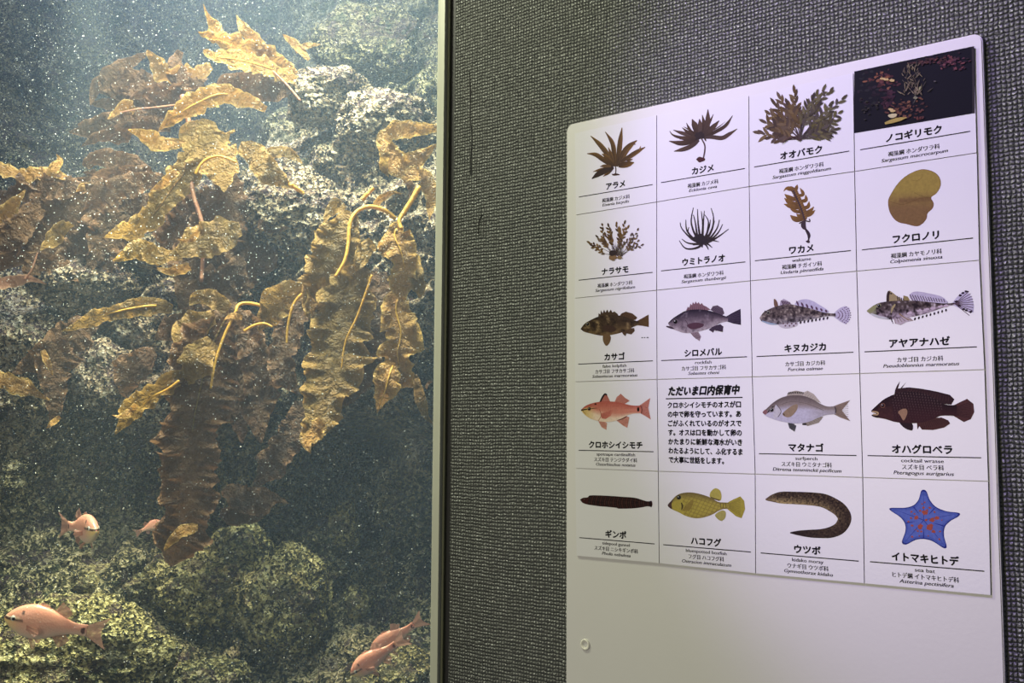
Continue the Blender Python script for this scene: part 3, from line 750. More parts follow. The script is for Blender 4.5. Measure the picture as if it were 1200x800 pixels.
def pic_surfperch(p):
    p.fin([(635, 236), (690, 215), (769, 187), (702, 268), (769, 354), (690, 326), (635, 298)], (150, 132, 112), (116, 100, 88), base=[((650, 240), (650, 295)), ((752, 200), (755, 342))], nr=9)
    p.poly([(260, 160), (280, 124), (340, 112), (398, 124), (405, 160)], (176, 166, 150), False)
    for k in range(9): p.stroke([(272 + k * 15, 142 - 6 * math.sin(k * .35)), (284 + k * 14, 124 - 7 * math.sin(k * .4))], 9, (56, 54, 50), 'leaf')
    p.fin([(392, 155), (400, 126), (430, 112), (480, 140), (539, 212), (470, 185)], (190, 182, 164), (160, 150, 134), base=[((400, 155), (520, 200)), ((425, 116), (530, 204))])
    p.fin([(388, 370), (430, 393), (520, 366), (554, 320), (510, 318)], (160, 152, 132), (120, 112, 98), base=[((400, 370), (530, 322)), ((430, 390), (548, 325))]); p.blob(405, 378, 18, 9, (60, 58, 54), .2)
    p.fin([(273, 370), (285, 410), (326, 438), (341, 390), (300, 368)], (92, 92, 92), (50, 50, 52), base=[((282, 374), (325, 372)), ((300, 425), (335, 400))], nr=6)
    def col(u, v, x, y):
        c = mixc((104, 92, 88), (150, 138, 130), v * 3.4); c = mixc(c, (204, 202, 212), (v - .32) * 5); c = mixc(c, (150, 140, 128), (u - .6) * 2.4 * (1 - v * .5))
        return mixc(c, (120, 106, 100), .5 * (u < .16) * (v < .55) + .10 * nz(x, y, .1, 1))
    p.strip([(73, 285), (110, 250), (160, 205), (230, 165), (310, 150), (400, 155), (470, 180), (540, 220), (590, 238), (655, 234)],
            [(73, 287), (95, 311), (150, 336), (220, 356), (300, 371), (380, 371), (450, 356), (520, 326), (580, 305), (655, 299)], col, 100, 34)
    p.stroke([(215, 225), (300, 200), (420, 215), (560, 270)], 4, (120, 108, 100), 'line'); p.poly([(180, 225), (218, 270), (200, 315), (160, 335), (165, 270)], (206, 204, 204))
    p.stroke([(185, 225), (220, 275), (195, 322)], 6, (110, 100, 98), 'line'); p.poly([(232, 294), (300, 236), (348, 221), (346, 265), (302, 316), (262, 323)], (158, 138, 110)); p.stroke([(234, 290), (250, 312)], 9, (88, 74, 62), 'leaf')
    p.stroke([(110, 290), (150, 245), (175, 232)], 12, (62, 54, 56), 'leaf'); p.eye(146, 266, 18, (150, 146, 140)); p.poly([(73, 284), (95, 262), (112, 280), (100, 302), (85, 298)], (146, 104, 104)); p.stroke([(645, 238), (655, 268), (648, 298)], 11, (86, 76, 74), 'leaf')


def pic_dark_wrasse(p):
    p.fin([(665, 252), (710, 230), (765, 204), (811, 240), (817, 300), (792, 351), (742, 372), (692, 342), (665, 326)], (84, 52, 50), (48, 28, 32), base=[((680, 262), (680, 322)), ((795, 222), (790, 350))], nr=11)
    p.poly([(240, 180), (246, 140), (262, 105), (281, 78), (266, 130), (284, 128), (326, 84), (296, 126), (345, 121), (430, 130), (540, 150), (640, 175), (673, 207), (652, 246), (590, 242), (500, 205), (400, 185)], (54, 34, 38), False)
    for k in range(16): p.stroke([(330 + k * 20, 165 + k * 4), (348 + k * 19, 130 + k * 4)], 3, (82, 52, 50), 'line')
    p.fin([(403, 376), (408, 424), (420, 400), (440, 426), (520, 429), (600, 411), (643, 382), (630, 360), (580, 338), (500, 345)], (80, 50, 46), (48, 28, 30), base=[((430, 372), (600, 345)), ((440, 420), (638, 378))], nr=14)
    p.poly([(278, 368), (310, 411), (366, 432), (374, 395), (352, 372)], (46, 30, 36))
    def col(u, v, x, y):
        c = mixc((40, 24, 30), (62, 34, 38), v * 1.3); k = math.sin(x * .30 + y * .1) * math.sin((y - .08 * x) * .17)
        if u > .28: c = mixc(c, (150, 126, 116), max(0, k - .35) * 1.1 * (1.15 - v) * (u < .84))
        else: c = mixc(c, (92, 58, 48), .5 * max(0, nz(x, y, .05, 6)) + (.25 if v > .4 else 0))
        return c
    p.strip([(73, 290), (115, 250), (170, 205), (240, 172), (320, 152), (430, 160), (520, 196), (600, 243), (690, 250)],
            [(78, 300), (112, 312), (112, 335), (180, 351), (250, 371), (340, 379), (430, 376), (520, 351), (580, 326), (690, 328)], col, 130, 44)
    p.stroke([(78, 322), (110, 330), (140, 338)], 18, (48, 32, 34), 'leaf'); p.stroke([(80, 296), (120, 302), (118, 318), (88, 316)], 11, (188, 160, 116), 'line')
    p.poly([(268, 300), (295, 279), (327, 278), (334, 310), (308, 360), (285, 326)], (164, 130, 100)); p.eye(157, 252, 18, (124, 84, 66), (40, 26, 28))


def pic_gunnel(p):
    p.blob(640, 293, 12, 28, (54, 24, 24))
    def col(u, v, x, y):
        c = (48, 22, 22); b = math.sin(x * .17 + 1.2 * math.sin(y * .05)); c = mixc(c, (24, 14, 18), .8 * (b > .2)); c = mixc(c, (120, 92, 78), max(0, b * b - .86) * 4 * (.12 < u < .95))
        return mixc(c, (76, 30, 28), .5 * (u < .12))
    p.strip([(36, 255), (60, 241), (100, 236), (125, 220), (250, 222), (400, 232), (500, 240), (570, 260), (608, 270), (645, 267)],
            [(36, 259), (60, 285), (110, 300), (200, 312), (340, 325), (365, 333), (480, 331), (560, 322), (608, 313), (645, 320)], col, 140, 18)
    p.eye(72, 254, 7, (90, 60, 50))


def pic_boxfish(p):
    p.fin([(530, 243), (580, 215), (636, 191), (666, 225), (674, 290), (646, 364), (600, 346), (530, 288)], (172, 160, 66), (136, 122, 54), base=[((545, 248), (545, 285)), ((640, 205), (640, 350))], nr=11)
    p.poly([(398, 198), (403, 155), (440, 127), (476, 145), (488, 185), (481, 221), (450, 218)], (184, 174, 84)); p.stroke([(402, 198), (440, 212), (474, 222)], 12, (116, 104, 60), 'line')
    p.poly([(438, 335), (455, 366), (487, 384), (516, 360), (521, 315), (490, 301)], (176, 168, 96))
    def col(u, v, x, y):
        c = mixc((120, 106, 66), (180, 166, 74), v * 3.2); c = mixc(c, (150, 132, 74), (v - .8) * 5 + (u - .72) * 2)
        d = min(abs((x * .9 + y * .5) % 30 - 15), abs((x * -.35 + y * 1.0) % 30 - 15), 99); return mixc(c, (128, 112, 58), .55 * (d < 3.2) * (u > .28))
    p.strip([(65, 260), (95, 225), (130, 186), (180, 165), (250, 160), (330, 175), (400, 200), (460, 233), (500, 238), (548, 240)],
            [(68, 266), (95, 291), (150, 316), (210, 346), (280, 363), (350, 356), (420, 331), (470, 302), (510, 290), (548, 290)], col, 130, 46)
    p.poly([(178, 299), (215, 255), (256, 217), (267, 240), (241, 296), (205, 305)], (146, 128, 62)); p.stroke([(172, 240), (180, 270), (172, 300)], 14, (76, 66, 44), 'leaf')
    p.poly([(64, 260), (92, 226), (110, 208), (95, 250), (98, 288), (82, 284)], (84, 62, 56)); p.eye(152, 199, 19, (90, 84, 60), (26, 22, 26))
    for x in (480, 500, 520): p.stroke([(x, 245), (x + 4, 285)], 5, (110, 98, 60), 'line')


def pic_moray(p):
    cl = [(76, 181, 5), (100, 178, 16), (130, 172, 28), (190, 168, 43), (300, 171, 46), (420, 178, 48), (500, 190, 50), (570, 222, 52), (625, 262, 52), (655, 320, 50), (625, 385, 46), (560, 420, 41), (480, 431, 33), (400, 431, 28), (320, 427, 18), (256, 425, 4)]
    q = resample(catmull(cl, 10), 170); T, B = [], []
    for i, (x, y, h) in enumerate(q):
        a = q[max(0, i - 1)]; b = q[min(len(q) - 1, i + 1)]; dx, dy = b[0] - a[0], b[1] - a[1]; l = math.hypot(dx, dy) or 1
        T.append((x + dy / l * h, y - dx / l * h)); B.append((x - dy / l * h, y + dx / l * h))
    def col(u, v, x, y):
        c = mixc((70, 56, 46), (176, 156, 106), (v - .35) * 2.0 * (1.1 - u * 1.4)); n = nz(x, y, .07, 3) + .7 * nz(x, y, .15, 9)
        c = mixc(c, (34, 26, 26), n * 1.5); c = mixc(c, (170, 148, 100), (-n - .25) * 1.3 * (1 - u * .7)); c = mixc(c, (40, 30, 34), (u - .8) * 4)
        return mixc(c, (128, 108, 82), (0.09 - u) * 9)
    p.strip(T, B, col, 200, 24, False); p.eye(132, 160, 7, (150, 130, 90)); p.stroke([(80, 186), (120, 192), (150, 196)], 3, (60, 46, 36), 'line')


def pic_starfish(p):
    o = [(393, 87), (425, 89), (450, 150), (490, 195), (560, 225), (646, 237), (642, 260), (590, 290), (552, 330), (545, 390), (563, 462), (542, 473), (490, 440), (450, 420), (400, 412), (350, 420), (290, 449), (262, 433), (285, 360), (282, 310), (250, 265), (184, 220), (189, 203), (280, 202), (340, 185), (375, 145)]
    oo = catmull(o, 5, True); c = (408, 285)
    p.tri([((x - c[0]) * 1.01 + c[0], (y - c[1]) * 1.01 + c[1]) for x, y in oo], (40, 52, 132))
    p.tri([((x - c[0]) * .955 + c[0], (y - c[1]) * .95 + c[1]) for x, y in oo], (84, 104, 180)); p.tri([((x - c[0]) * .86 + c[0], (y - c[1]) * .82 + c[1]) for x, y in oo], (98, 118, 192))
    for x, y in ((408, 110), (620, 245), (548, 455), (280, 435), (205, 212)): p.stroke([c, (x, y)], 6, (62, 76, 156), 'taper')
    for x, y in ((482, 205), (545, 325), (408, 408), (290, 305), (340, 195)): p.stroke([(x, y), ((x + c[0]) / 2, (y + c[1]) / 2)], 9, (52, 64, 148), 'taper')
    for x, y, r in ((358, 270, 15), (415, 235, 18), (500, 272, 16), (465, 285, 18), (383, 328, 20), (445, 335, 22), (475, 362, 15), (408, 200, 9), (450, 200, 9), (325, 228, 8), (345, 242, 7), (330, 322, 9), (415, 165, 7),
                    (370, 360, 7), (392, 362, 8), (520, 362, 7), (482, 230, 8), (425, 285, 9), (515, 415, 7), (330, 398, 8), (305, 295, 7), (430, 218, 9), (385, 222, 8), (460, 320, 12), (322, 272, 7), (398, 175, 6), (355, 350, 6), (440, 392, 5), (532, 285, 5), (378, 392, 5)):
        p.blob(x, y, r, r * .85, (176, 88, 70), .3)


def txt(body, x0, x1, yb, em, bold=0.0, shear=0.0, out=None):
    cu = bpy.data.curves.new('lettering', 'FONT'); cu.body = body; cu.size = 1.0; cu.shear = shear; cu.resolution_u = 3
    ob = bpy.data.objects.new('lettering_tmp', cu); COL.objects.link(ob)
    dg = bpy.context.evaluated_depsgraph_get(); me = bpy.data.meshes.new_from_object(ob.evaluated_get(dg))
    co = [v.co.copy() for v in me.vertices]; xs = [c.x for c in co]; a, b = min(xs), max(xs)
    s = (x1 - x0) / (b - a)
    d = bold * 1.75
    for k, (ox, oz) in enumerate(((-d, 0), (d, 0), (0, d), (0, -d)) if bold > 0.02 else ((-d, 0), (d, 0))):
        base = len(out[0])
        out[0].extend((x0 + (c.x - a) * s + ox * em, CT - 0.0001 - k * 3e-6, yb + (c.y + oz) * em) for c in co)
        out[1].extend(tuple(base + i for i in pl.vertices) for pl in me.polygons)
    bpy.data.objects.remove(ob); bpy.data.meshes.remove(me); bpy.data.curves.remove(cu)


ALG = '褐藻綱 '
CARDS = {  # crop, name, rule x-range, english, family, species, picture
 (0, 0): ((675, 140, 7.269), ('アラメ', 258, 418), None, (ALG + 'カジメ科', 222, 458), ('Eisenia bicyclis', 225, 453), pic_broad_fan, 'card with a brown seaweed fanning broad leaves from one short stalk', 'seaweed_print'),
 (0, 1): ((772, 120, 7.019), ('カジメ', 275, 452), None, (ALG + 'カジメ科', 238, 490), ('Ecklonia cava', 248, 478), pic_stalked_fan, 'card with a dark seaweed spreading leaves above a long curved stalk', 'seaweed_print'),
 (0, 2): ((880, 92, 6.45), ('オオバモク', 225, 540), None, (ALG + 'ホンダワラ科', 212, 550), ('Sargassum ringgoldianum', 162, 605), pic_bushy, 'card with a wide bushy seaweed of many pointed leaves, in the top row', 'seaweed_print'),
 (0, 3): ((1000, 50, 5.479), ('ノコギリモク', 212, 570), None, (ALG + 'ホンダワラ科', 222, 555), ('Sargassum macrocarpum', 178, 607), pic_dark_photo, 'card with a dark underwater photograph, at the top right of the board', 'photo_print'),
 (1, 0): ((675, 242, 7.409), ('ナラサモ', 225, 455), None, (ALG + 'ホンダワラ科', 187, 490), ('Sargassum nigrifolium', 168, 513), pic_leafy_tuft, 'card with a small tuft of stems bearing oval brown leaves', 'seaweed_print'),
 (1, 1): ((772, 222, 6.778), ('ウミトラノオ', 190, 525), None, (ALG + 'ホンダワラ科', 198, 515), ('Sargassum thunbergii', 180, 535), pic_strands, 'card with a dark spiky seaweed of thin curving strands', 'seaweed_print'),
 (1, 2): ((880, 206, 6.452), ('ワカメ', 293, 475), ('wakame', 312, 455), (ALG + 'チガイソ科', 235, 537), ('Undaria pinnatifida', 225, 547), pic_lobed_frond, 'card with a single golden brown frond with finger-like side lobes', 'seaweed_print'),
 (1, 3): ((1002, 180, 5.795), ('フクロノリ', 260, 572), None, (ALG + 'カヤモノリ科', 243, 590), ('Colpomenia sinuosa', 238, 592), pic_blob_weed, 'card with a smooth olive bag-shaped seaweed', 'seaweed_print'),
 (2, 0): ((675, 345, 7.843), ('カサゴ', 263, 447), ('false kelpfish', 245, 463), ('カサゴ目 フサカサゴ科', 178, 535), ('Sebastiscus marmoratus', 150, 565), pic_brown_rockfish, 'card with a mottled brown spiny fish, at the left of the middle row', 'fish_print'),
 (2, 1): ((770, 335, 7.273), ('シロメバル', 237, 553), ('rockfish', 325, 465), ('カサゴ目 フサカサゴ科', 210, 588), ('Sebastes cheni', 265, 530), pic_grey_rockfish, 'card with a grey and purple fish with a dark fan tail', 'fish_print'),
 (2, 2): ((880, 325, 6.897), ('キヌカジカ', 275, 607), None, ('カサゴ目 カジカ科', 278, 600), ('Furcina osimae', 298, 580), pic_speckled_sculpin, 'card with a blunt-headed speckled fish with a pale dotted tail', 'fish_print'),
 (2, 3): ((1006, 310, 6.247), ('アヤアナハゼ', 230, 672), None, ('カサゴ目 カジカ科', 283, 620), ('Pseudoblennius marmoratus', 180, 737), pic_banded_sculpin, 'card with a slender pointed fish with striped fins and striped tail', 'fish_print'),
 (3, 0): ((675, 446, 7.843), ('クロホシイシモチ', 120, 610), ('spotnape cardinalfish', 190, 543), ('スズキ目 テンジクダイ科', 168, 562), ('Ostorhinchus notatus', 185, 547), pic_red_cardinalfish, 'card with a red fish with a black spot before its tail', 'fish_print'),
 (3, 1): ((771, 443, 7.143), None, None, None, None, None, 'card of plain Japanese text without any picture', ''),
 (3, 2): ((883, 441, 6.778), ('マタナゴ', 282, 557), ('surfperch', 333, 508), ('スズキ目 ウミタナゴ科', 223, 622), ('Ditrema temminckii pacificum', 153, 697), pic_surfperch, 'card with a silver grey fish with a forked tail', 'fish_print'),
 (3, 3): ((1009, 434, 6.155), ('オハグロベラ', 228, 660), ('cocktail wrasse', 290, 597), ('スズキ目 ベラ科', 295, 597), ('Pteragogus aurigarius', 233, 668), pic_dark_wrasse, 'card with a dark maroon fish with a tan side fin', 'fish_print'),
 (4, 0): ((675, 550, 7.273), ('ギンポ', 252, 427), ('tidepool gunnel', 225, 458), ('スズキ目 ニシキギンポ科', 158, 528), ('Pholis nebulosa', 222, 465), pic_gunnel, 'card with a straight dark eel-like fish, at the bottom left of the grid', 'fish_print'),
 (4, 1): ((773, 553, 6.723), ('ハコフグ', 250, 485), ('bluespotted boxfish', 208, 528), ('フグ目 ハコフグ科', 228, 507), ('Ostracion immaculatum', 177, 563), pic_boxfish, 'card with a plump yellow fish with honeycomb scales', 'fish_print'),
 (4, 2): ((885, 556, 6.25), ('ウツボ', 290, 480), ('kidako moray', 272, 500), ('ウナギ目 ウツボ科', 237, 537), ('Gymnothorax kidako', 213, 568), pic_moray, 'card with a brown eel curled back in a hook shape', 'fish_print'),
 (4, 3): ((1012, 560, 5.797), ('イトマキヒトデ', 197, 650), ('sea bat', 350, 487), ('ヒトデ綱 イトマキヒトデ科', 197, 648), ('Asterina pectinifera', 243, 610), pic_starfish, 'card with a blue starfish with orange spots', 'starfish_print'),
}
for (r, cidx), (crop, name, en, fam, spc, fn, label, pname) in CARDS.items():
    tl, tr, bl, br = (W(*GRID[r + a][cidx + b], CT) for a, b in ((0, 0), (0, 1), (1, 0), (1, 1)))
    g_ = 0.00035
    q = [tl + Vector((g_, 0, -g_)), tr + Vector((-g_, 0, -g_)), br + Vector((-g_, 0, g_)), bl + Vector((g_, 0, g_))]
    card = thing('picture_card', label, 'card', ((tl.x + tr.x) / 2, BT, (tl.z + bl.z) / 2), 'picture cards on the white board')
    bm = bmesh.new(); vf = [bm.verts.new((v.x, CT, v.z)) for v in q]; vb = [bm.verts.new((v.x, BT - 0.00002, v.z)) for v in q]
    bm.faces.new(vf[::-1])
    for i in range(4):
        bm.faces.new((vf[i], vf[(i + 1) % 4], vb[(i + 1) % 4], vb[i])).material_index = 1
    bmesh.ops.recalc_face_normals(bm, faces=bm.faces)
    pl = bm_obj('card_sheet', bm, M_CARD, card); pl.data.materials.append(M_CARDEDGE)
    x0, x1 = (q[0].x + q[3].x) / 2, (q[1].x + q[2].x) / 2; zt, zb = (q[0].z + q[1].z) / 2, (q[2].z + q[3].z) / 2; H = zt - zb; WD = x1 - x0
    X = lambda px: W(crop[0] + px / crop[2], crop[1] + 0.85 * 800 / crop[2], CT).x
    out = ([], [])
    def rule(xa, xb, z, th):
        bm = bmesh.new(); bm_box(bm, (xa, CT - 0.00012, z - th / 2), (xb, CT - 0.00002, z + th / 2)); bm_obj('rule_line', bm, M_BLACK, card)
    if name:
        txt(name[0], X(name[1]), X(name[2]), zt - 0.758 * H, 0.0078, 0.026, 0, out)
        rule(x0 + 0.045 * WD, x1 - 0.045 * WD, zt - 0.793 * H, 0.0008)
        if en: txt(en[0], X(en[1]), X(en[2]), zt - 0.848 * H, 0.0042, 0.012, 0, out)
        dz = 0 if en else 0.008
        txt(fam[0], X(fam[1]), X(fam[2]), zt - (0.913 - dz) * H, 0.0047, 0.014, 0, out)
        txt(spc[0], X(spc[1]), X(spc[2]), zt - (0.963 - dz) * H, 0.0042, 0.014, 0.22, out)
        p = Pic(crop, 7 + r * 4 + cidx); fn(p); p.done(pname, card)
    else:
        Y = lambda py: W(826, crop[1] + py / crop[2], CT).z
        txt('ただいま口内保育中', X(92), X(692), Y(134), 0.0096, 0.032, 0.22, out); rule(X(70), X(716), Y(166), 0.0010)
        for k, (ln, xb) in enumerate((('クロホシイシモチのオスが口', 700), ('の中で卵を守っています。あ', 700), ('ごがふくれているのがオスで', 702), ('す。オスは口を動かして卵の', 704), ('かたまりに新鮮な海水がいき', 706), ('わたるようにして、ふ化するま', 708), ('で大事に世話をします。', 552))):
            txt(ln, X(86 + k * 1.0), X(xb), Y(244 + k * 77.7), 0.0064, 0.026, 0, out)
    mesh_obj('lettering', out[0], out[1], M_BLACK, card, smooth=False)

# ------------------------------------------------------------------ the tank: reef, boulders
GLASS_Y = 0.012
DEPX = [-160, 0, 100, 200, 300, 400, 510, 640]
DEPY = [-160, 0, 100, 200, 300, 400, 470, 530, 610, 690, 800, 960]
DEP = [[3.5, 3.45, 3.35, 3.3, 3.05, 2.80, 2.60, 2.5],
       [3.5, 3.45, 3.35, 3.25, 2.95, 2.75, 2.60, 2.5],
       [3.4, 3.40, 3.25, 3.00, 2.65, 2.50, 2.42, 2.35],
       [3.0, 2.95, 2.70, 2.52, 2.40, 2.30, 2.22, 2.2],
       [2.7, 2.60, 2.45, 2.38, 2.30, 2.20, 2.12, 2.1],
       [2.5, 2.40, 2.34, 2.30, 2.25, 2.18, 2.12, 2.1],
       [2.5, 2.40, 2.36, 2.34, 2.32, 2.28, 2.22, 2.2],
       [2.6, 2.52, 2.56, 2.58, 2.60, 2.60, 2.50, 2.5],
       [2.5, 2.46, 2.52, 2.58, 2.58, 2.55, 2.44, 2.4],
       [2.4, 2.30, 2.34, 2.40, 2.42, 2.42, 2.36, 2.35],
       [2.3, 2.12, 2.14, 2.20, 2.22, 2.24, 2.24, 2.2],
       [2.2, 2.06, 2.06, 2.10, 2.10, 2.12, 2.12, 2.1]]


def smooth_lookup(xs, v):
    v = min(max(v, xs[0]), xs[-1]); i = 0
    while i < len(xs) - 2 and xs[i + 1] < v: i += 1
    f = (v - xs[i]) / (xs[i + 1] - xs[i]); return i, f * f * (3 - 2 * f)


def reef_depth(px, py):
    i, f = smooth_lookup(DEPX, px); j, g2 = smooth_lookup(DEPY, py)
    a = DEP[j][i] * (1 - f) + DEP[j][i + 1] * f; b = DEP[j + 1][i] * (1 - f) + DEP[j + 1][i + 1] * f
    return a * (1 - g2) + b * g2


# the reef is laid out on a level grid of its own: a along the reef, b up, ground depth inward
FH = Vector((FWD.x, FWD.y, 0)).normalized(); RH = Vector((FH.y, -FH.x, 0))


def reef_surface(a, b):
    base = CAM + RH * a + Vector((0, 0, b)) + FH * 2.3
    d = base - CAM; k = d.dot(FWD)
    px, py = 600 + F_PX * d.dot(RT) / k, 400 - F_PX * d.dot(UP) / k
    D = reef_depth(px, py); n1 = fbm(base, 3, 4.2)
    n2 = abs(noise.noise(base * 11 + Vector((3, 1, 7)))); n3 = fbm(base + Vector((5, 2, 1)), 4, 26)
    n4 = noise.noise(base * 75); n5 = noise.noise(base * 150)
    D -= 0.018 * max(-0.4, n4) + 0.007 * n5
    D += 0.10 * n1 - 0.10 * (0.35 - n2) + 0.022 * n3 - 0.05 * max(0, noise.noise(base * 6.5 + Vector((9, 9, 2))))
    p = CAM + RH * a + Vector((0, 0, b)) + FH * D
    # the reef bends away behind the front wall and stays behind the acrylic
    if p.y < GLASS_Y + 0.10: p.y = GLASS_Y + 0.10 + 0.02 * n3
    return p


NA, NB = 780, 660
A0, A1, B0, B1 = -2.30, 0.50, -0.95, 1.60
vs, fs = [], []
for j in range(NB):
    for i in range(NA):
        vs.append(reef_surface(A0 + (A1 - A0) * i / (NA - 1), B0 + (B1 - B0) * j / (NB - 1)))
for j in range(NB - 1):
    for i in range(NA - 1):
        k = j * NA + i; fs.append((k, k + 1, k + NA + 1, k + NA))
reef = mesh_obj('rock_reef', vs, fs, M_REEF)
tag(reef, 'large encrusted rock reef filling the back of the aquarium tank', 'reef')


def boulder(px, py, dep, rx, ry, m, label, seed, rd=None):
    """irregular stone, rx and ry in photo pixels at that distance"""
    k = dep / F_PX; c = P(px, py, dep); R_ = Vector((rx * k, ry * k, (rd or (rx + ry) / 2) * k))
    bm = bmesh.new(); bmesh.ops.create_icosphere(bm, subdivisions=6 if rx > 40 else 5, radius=1)
    o = Vector((seed * 3.7, seed * 1.3, seed * 2.1))
    for v in bm.verts:
        n = v.co.copy(); q = n * 1.0 + o
        s = 1 + 0.30 * noise.noise(q * 1.3) + 0.16 * abs(noise.noise(q * 3.1)) + 0.075 * fbm(q, 3, 7.5) + 0.03 * noise.noise(q * 24)
        v.co = RT * (n.x * R_.x * s) + UP * (n.y * R_.y * s) + FH * (n.z * R_.z * s)
    o_ = bm_obj('boulder', bm, m, smooth=True); o_.location = c
    return tag(o_, label, 'rock', 'boulders on the reef')


boulder(70, 790, 2.08, 120, 85, M_MOSS, 'large bright yellow-green boulder in the bottom left corner under a fish', 1, 70)
boulder(255, 690, 2.36, 75, 55, M_MOSS, 'broad olive mound of rock below the longest brown kelp', 2)
boulder(287, 642, 2.34, 34, 30, M_MOSS, 'rounded pale green rock beside the tip of the longest kelp', 3)
boulder(333, 705, 2.26, 50, 62, M_MOSS, 'tall olive boulder with rounded top, bottom centre of the tank', 4)
boulder(403, 622, 2.42, 20, 30, M_MOSS, 'small upright yellow-green stone high on the dark lower rock', 5)
boulder(419, 706, 2.30, 16, 19, M_MOSS, 'small yellowish stone above the pair of fish', 6)
boulder(472, 788, 2.16, 40, 32, M_MOSS, 'pale green lumpy stone right of the pair of fish', 7)
boulder(425, 800, 2.10, 24, 17, M_MOSS, 'low green stone right under the front fish of the pair', 8)
boulder(240, 800, 2.14, 46, 30, M_MOSS, 'mossy stone cut off by the bottom edge of the tank', 9)
boulder(150, 690, 2.38, 70, 34, M_MOSS, 'long sloping mossy rock between the two left fish', 10)
boulder(382, 112, 2.40, 52, 30, M_PALE, 'pale cream encrusted boulder at the top of the reef', 11)
boulder(452, 150, 2.32, 60, 42, M_PALE, 'wide pale encrusted boulder near the metal trim, upper reef', 12)
boulder(345, 250, 2.26, 60, 46, M_PALE, 'pale speckled boulder behind the centre kelp', 13)
boulder(105, 330, 2.40, 66, 34, M_PALE, 'pale speckled rock between the brown kelp on the left', 14)
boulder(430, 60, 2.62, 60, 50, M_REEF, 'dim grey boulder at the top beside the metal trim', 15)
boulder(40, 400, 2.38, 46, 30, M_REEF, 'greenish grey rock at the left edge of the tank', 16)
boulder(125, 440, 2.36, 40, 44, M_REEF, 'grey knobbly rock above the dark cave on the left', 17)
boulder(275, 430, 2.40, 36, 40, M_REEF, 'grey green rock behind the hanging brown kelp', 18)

# ------------------------------------------------------------------ kelp
def frond(pts, dep, m, parent, seed=0, ruff=1.0, tilt=0.0, rib=None, ribw=0.0022, ribspan=(0, 1), tip=True, curl=0.0, name='blade', root=False):
    """a ruffled blade along pts = (px, py, half-width px); dep one number or (start, end)"""
    d0, d1 = dep if isinstance(dep, tuple) else (dep, dep)
    q = catmull(pts, 10); L = 0.0
    for a, b in zip(q, q[1:]): L += math.dist(a[:2], b[:2])
    n = max(24, int(L / 2.4)); q = resample(q, n); R = random.Random(seed); ph = [R.uniform(0, 6) for _ in range(6)]
    C, Hw = [], []
    for i, (x, y, h) in enumerate(q):
        t = i / (n - 1); dd = d0 + (d1 - d0) * t + 0.012 * math.sin(5 * t + ph[0])
        C.append(P(x, y, dd)); Hw.append(h * dd / F_PX)
    MV = 17; vs, fs, cs = [], [], []; s_ = 0.0
    for i in range(n):
        t = i / (n - 1)
        T = (C[min(i + 1, n - 1)] - C[max(i - 1, 0)]).normalized(); view = (C[i] - CAM).normalized()
        S = T.cross(view).normalized(); N = S.cross(T).normalized()
        a = tilt + 0.25 * math.sin(3.3 * t + ph[1]); S, N = S * math.cos(a) + N * math.sin(a), N * math.cos(a) - S * math.sin(a)
        if i: s_ += (C[i] - C[i - 1]).length
        end = min(1, ((1 - t) * L / 34) ** 0.55) if tip else 1; st = min(1, 0.25 + (t * L / 26) ** 0.7) if root else 1
        for j in range(MV):
            v = -1 + 2 * j / (MV - 1); sd = 0 if v < 0 else 1; av = abs(v); w = Hw[i]
            lob = 1 + 0.42 * noise.noise(Vector((s_ * 24, sd * 9 + seed * 1.7, 0))) + 0.26 * noise.noise(Vector((s_ * 62, sd * 5 + seed, 3))) + 0.12 * noise.noise(Vector((s_ * 150, sd * 7 + seed, 5)))
            k = av ** 1.8
            wv = (math.sin(s_ * 2 * math.pi / 0.062 + ph[2 + sd] + 2.2 * noise.noise(Vector((s_ * 12, seed, sd)))) * 0.55
                  + 0.45 * math.sin(s_ * 2 * math.pi / 0.027 + ph[4 + sd])) * k
            wr = 0.35 * noise.noise(Vector((s_ * 45, v * 2.2, seed * 2.3)))
            off = N * (w * (0.55 * ruff * wv + 0.22 * wr * ruff + curl * v * v)) + T * (w * 0.22 * ruff * wv * (1 if sd else -1))
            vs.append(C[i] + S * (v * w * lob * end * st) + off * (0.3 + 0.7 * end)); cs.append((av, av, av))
    for i in range(n - 1):
        for j in range(MV - 1):
            k = i * MV + j; fs.append((k, k + 1, k + MV + 1, k + MV))
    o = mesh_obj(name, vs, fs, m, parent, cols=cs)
    if rib:
        i0, i1 = int(ribspan[0] * (n - 1)), int(ribspan[1] * (n - 1)); P_ = []
        for i in range(i0, i1 + 1, 2):
            view = (C[i] - CAM).normalized(); P_.append(vs[i * MV + MV // 2] - view * 0.001)
        if len(P_) > 2: tube('midrib', P_, [ribw * (1 - 0.6 * k / len(P_)) for k in range(len(P_))], rib, o, 6)
    return o


def stalk(pts, dep, r, m, parent):
    d0, d1 = dep if isinstance(dep, tuple) else (dep, dep); q = catmull(pts, 8); n = len(q)
    return tube('stipe', [P(x, y, d0 + (d1 - d0) * i / (n - 1)) for i, (x, y) in enumerate(q)], [r * (1.1 - 0.4 * i / n) for i in range(n)], m, parent, 8)


KG = 'kelp growing on the reef'
def kelp(label, px, py, dep): return thing('kelp', label, 'seaweed', P(px, py, dep), KG)


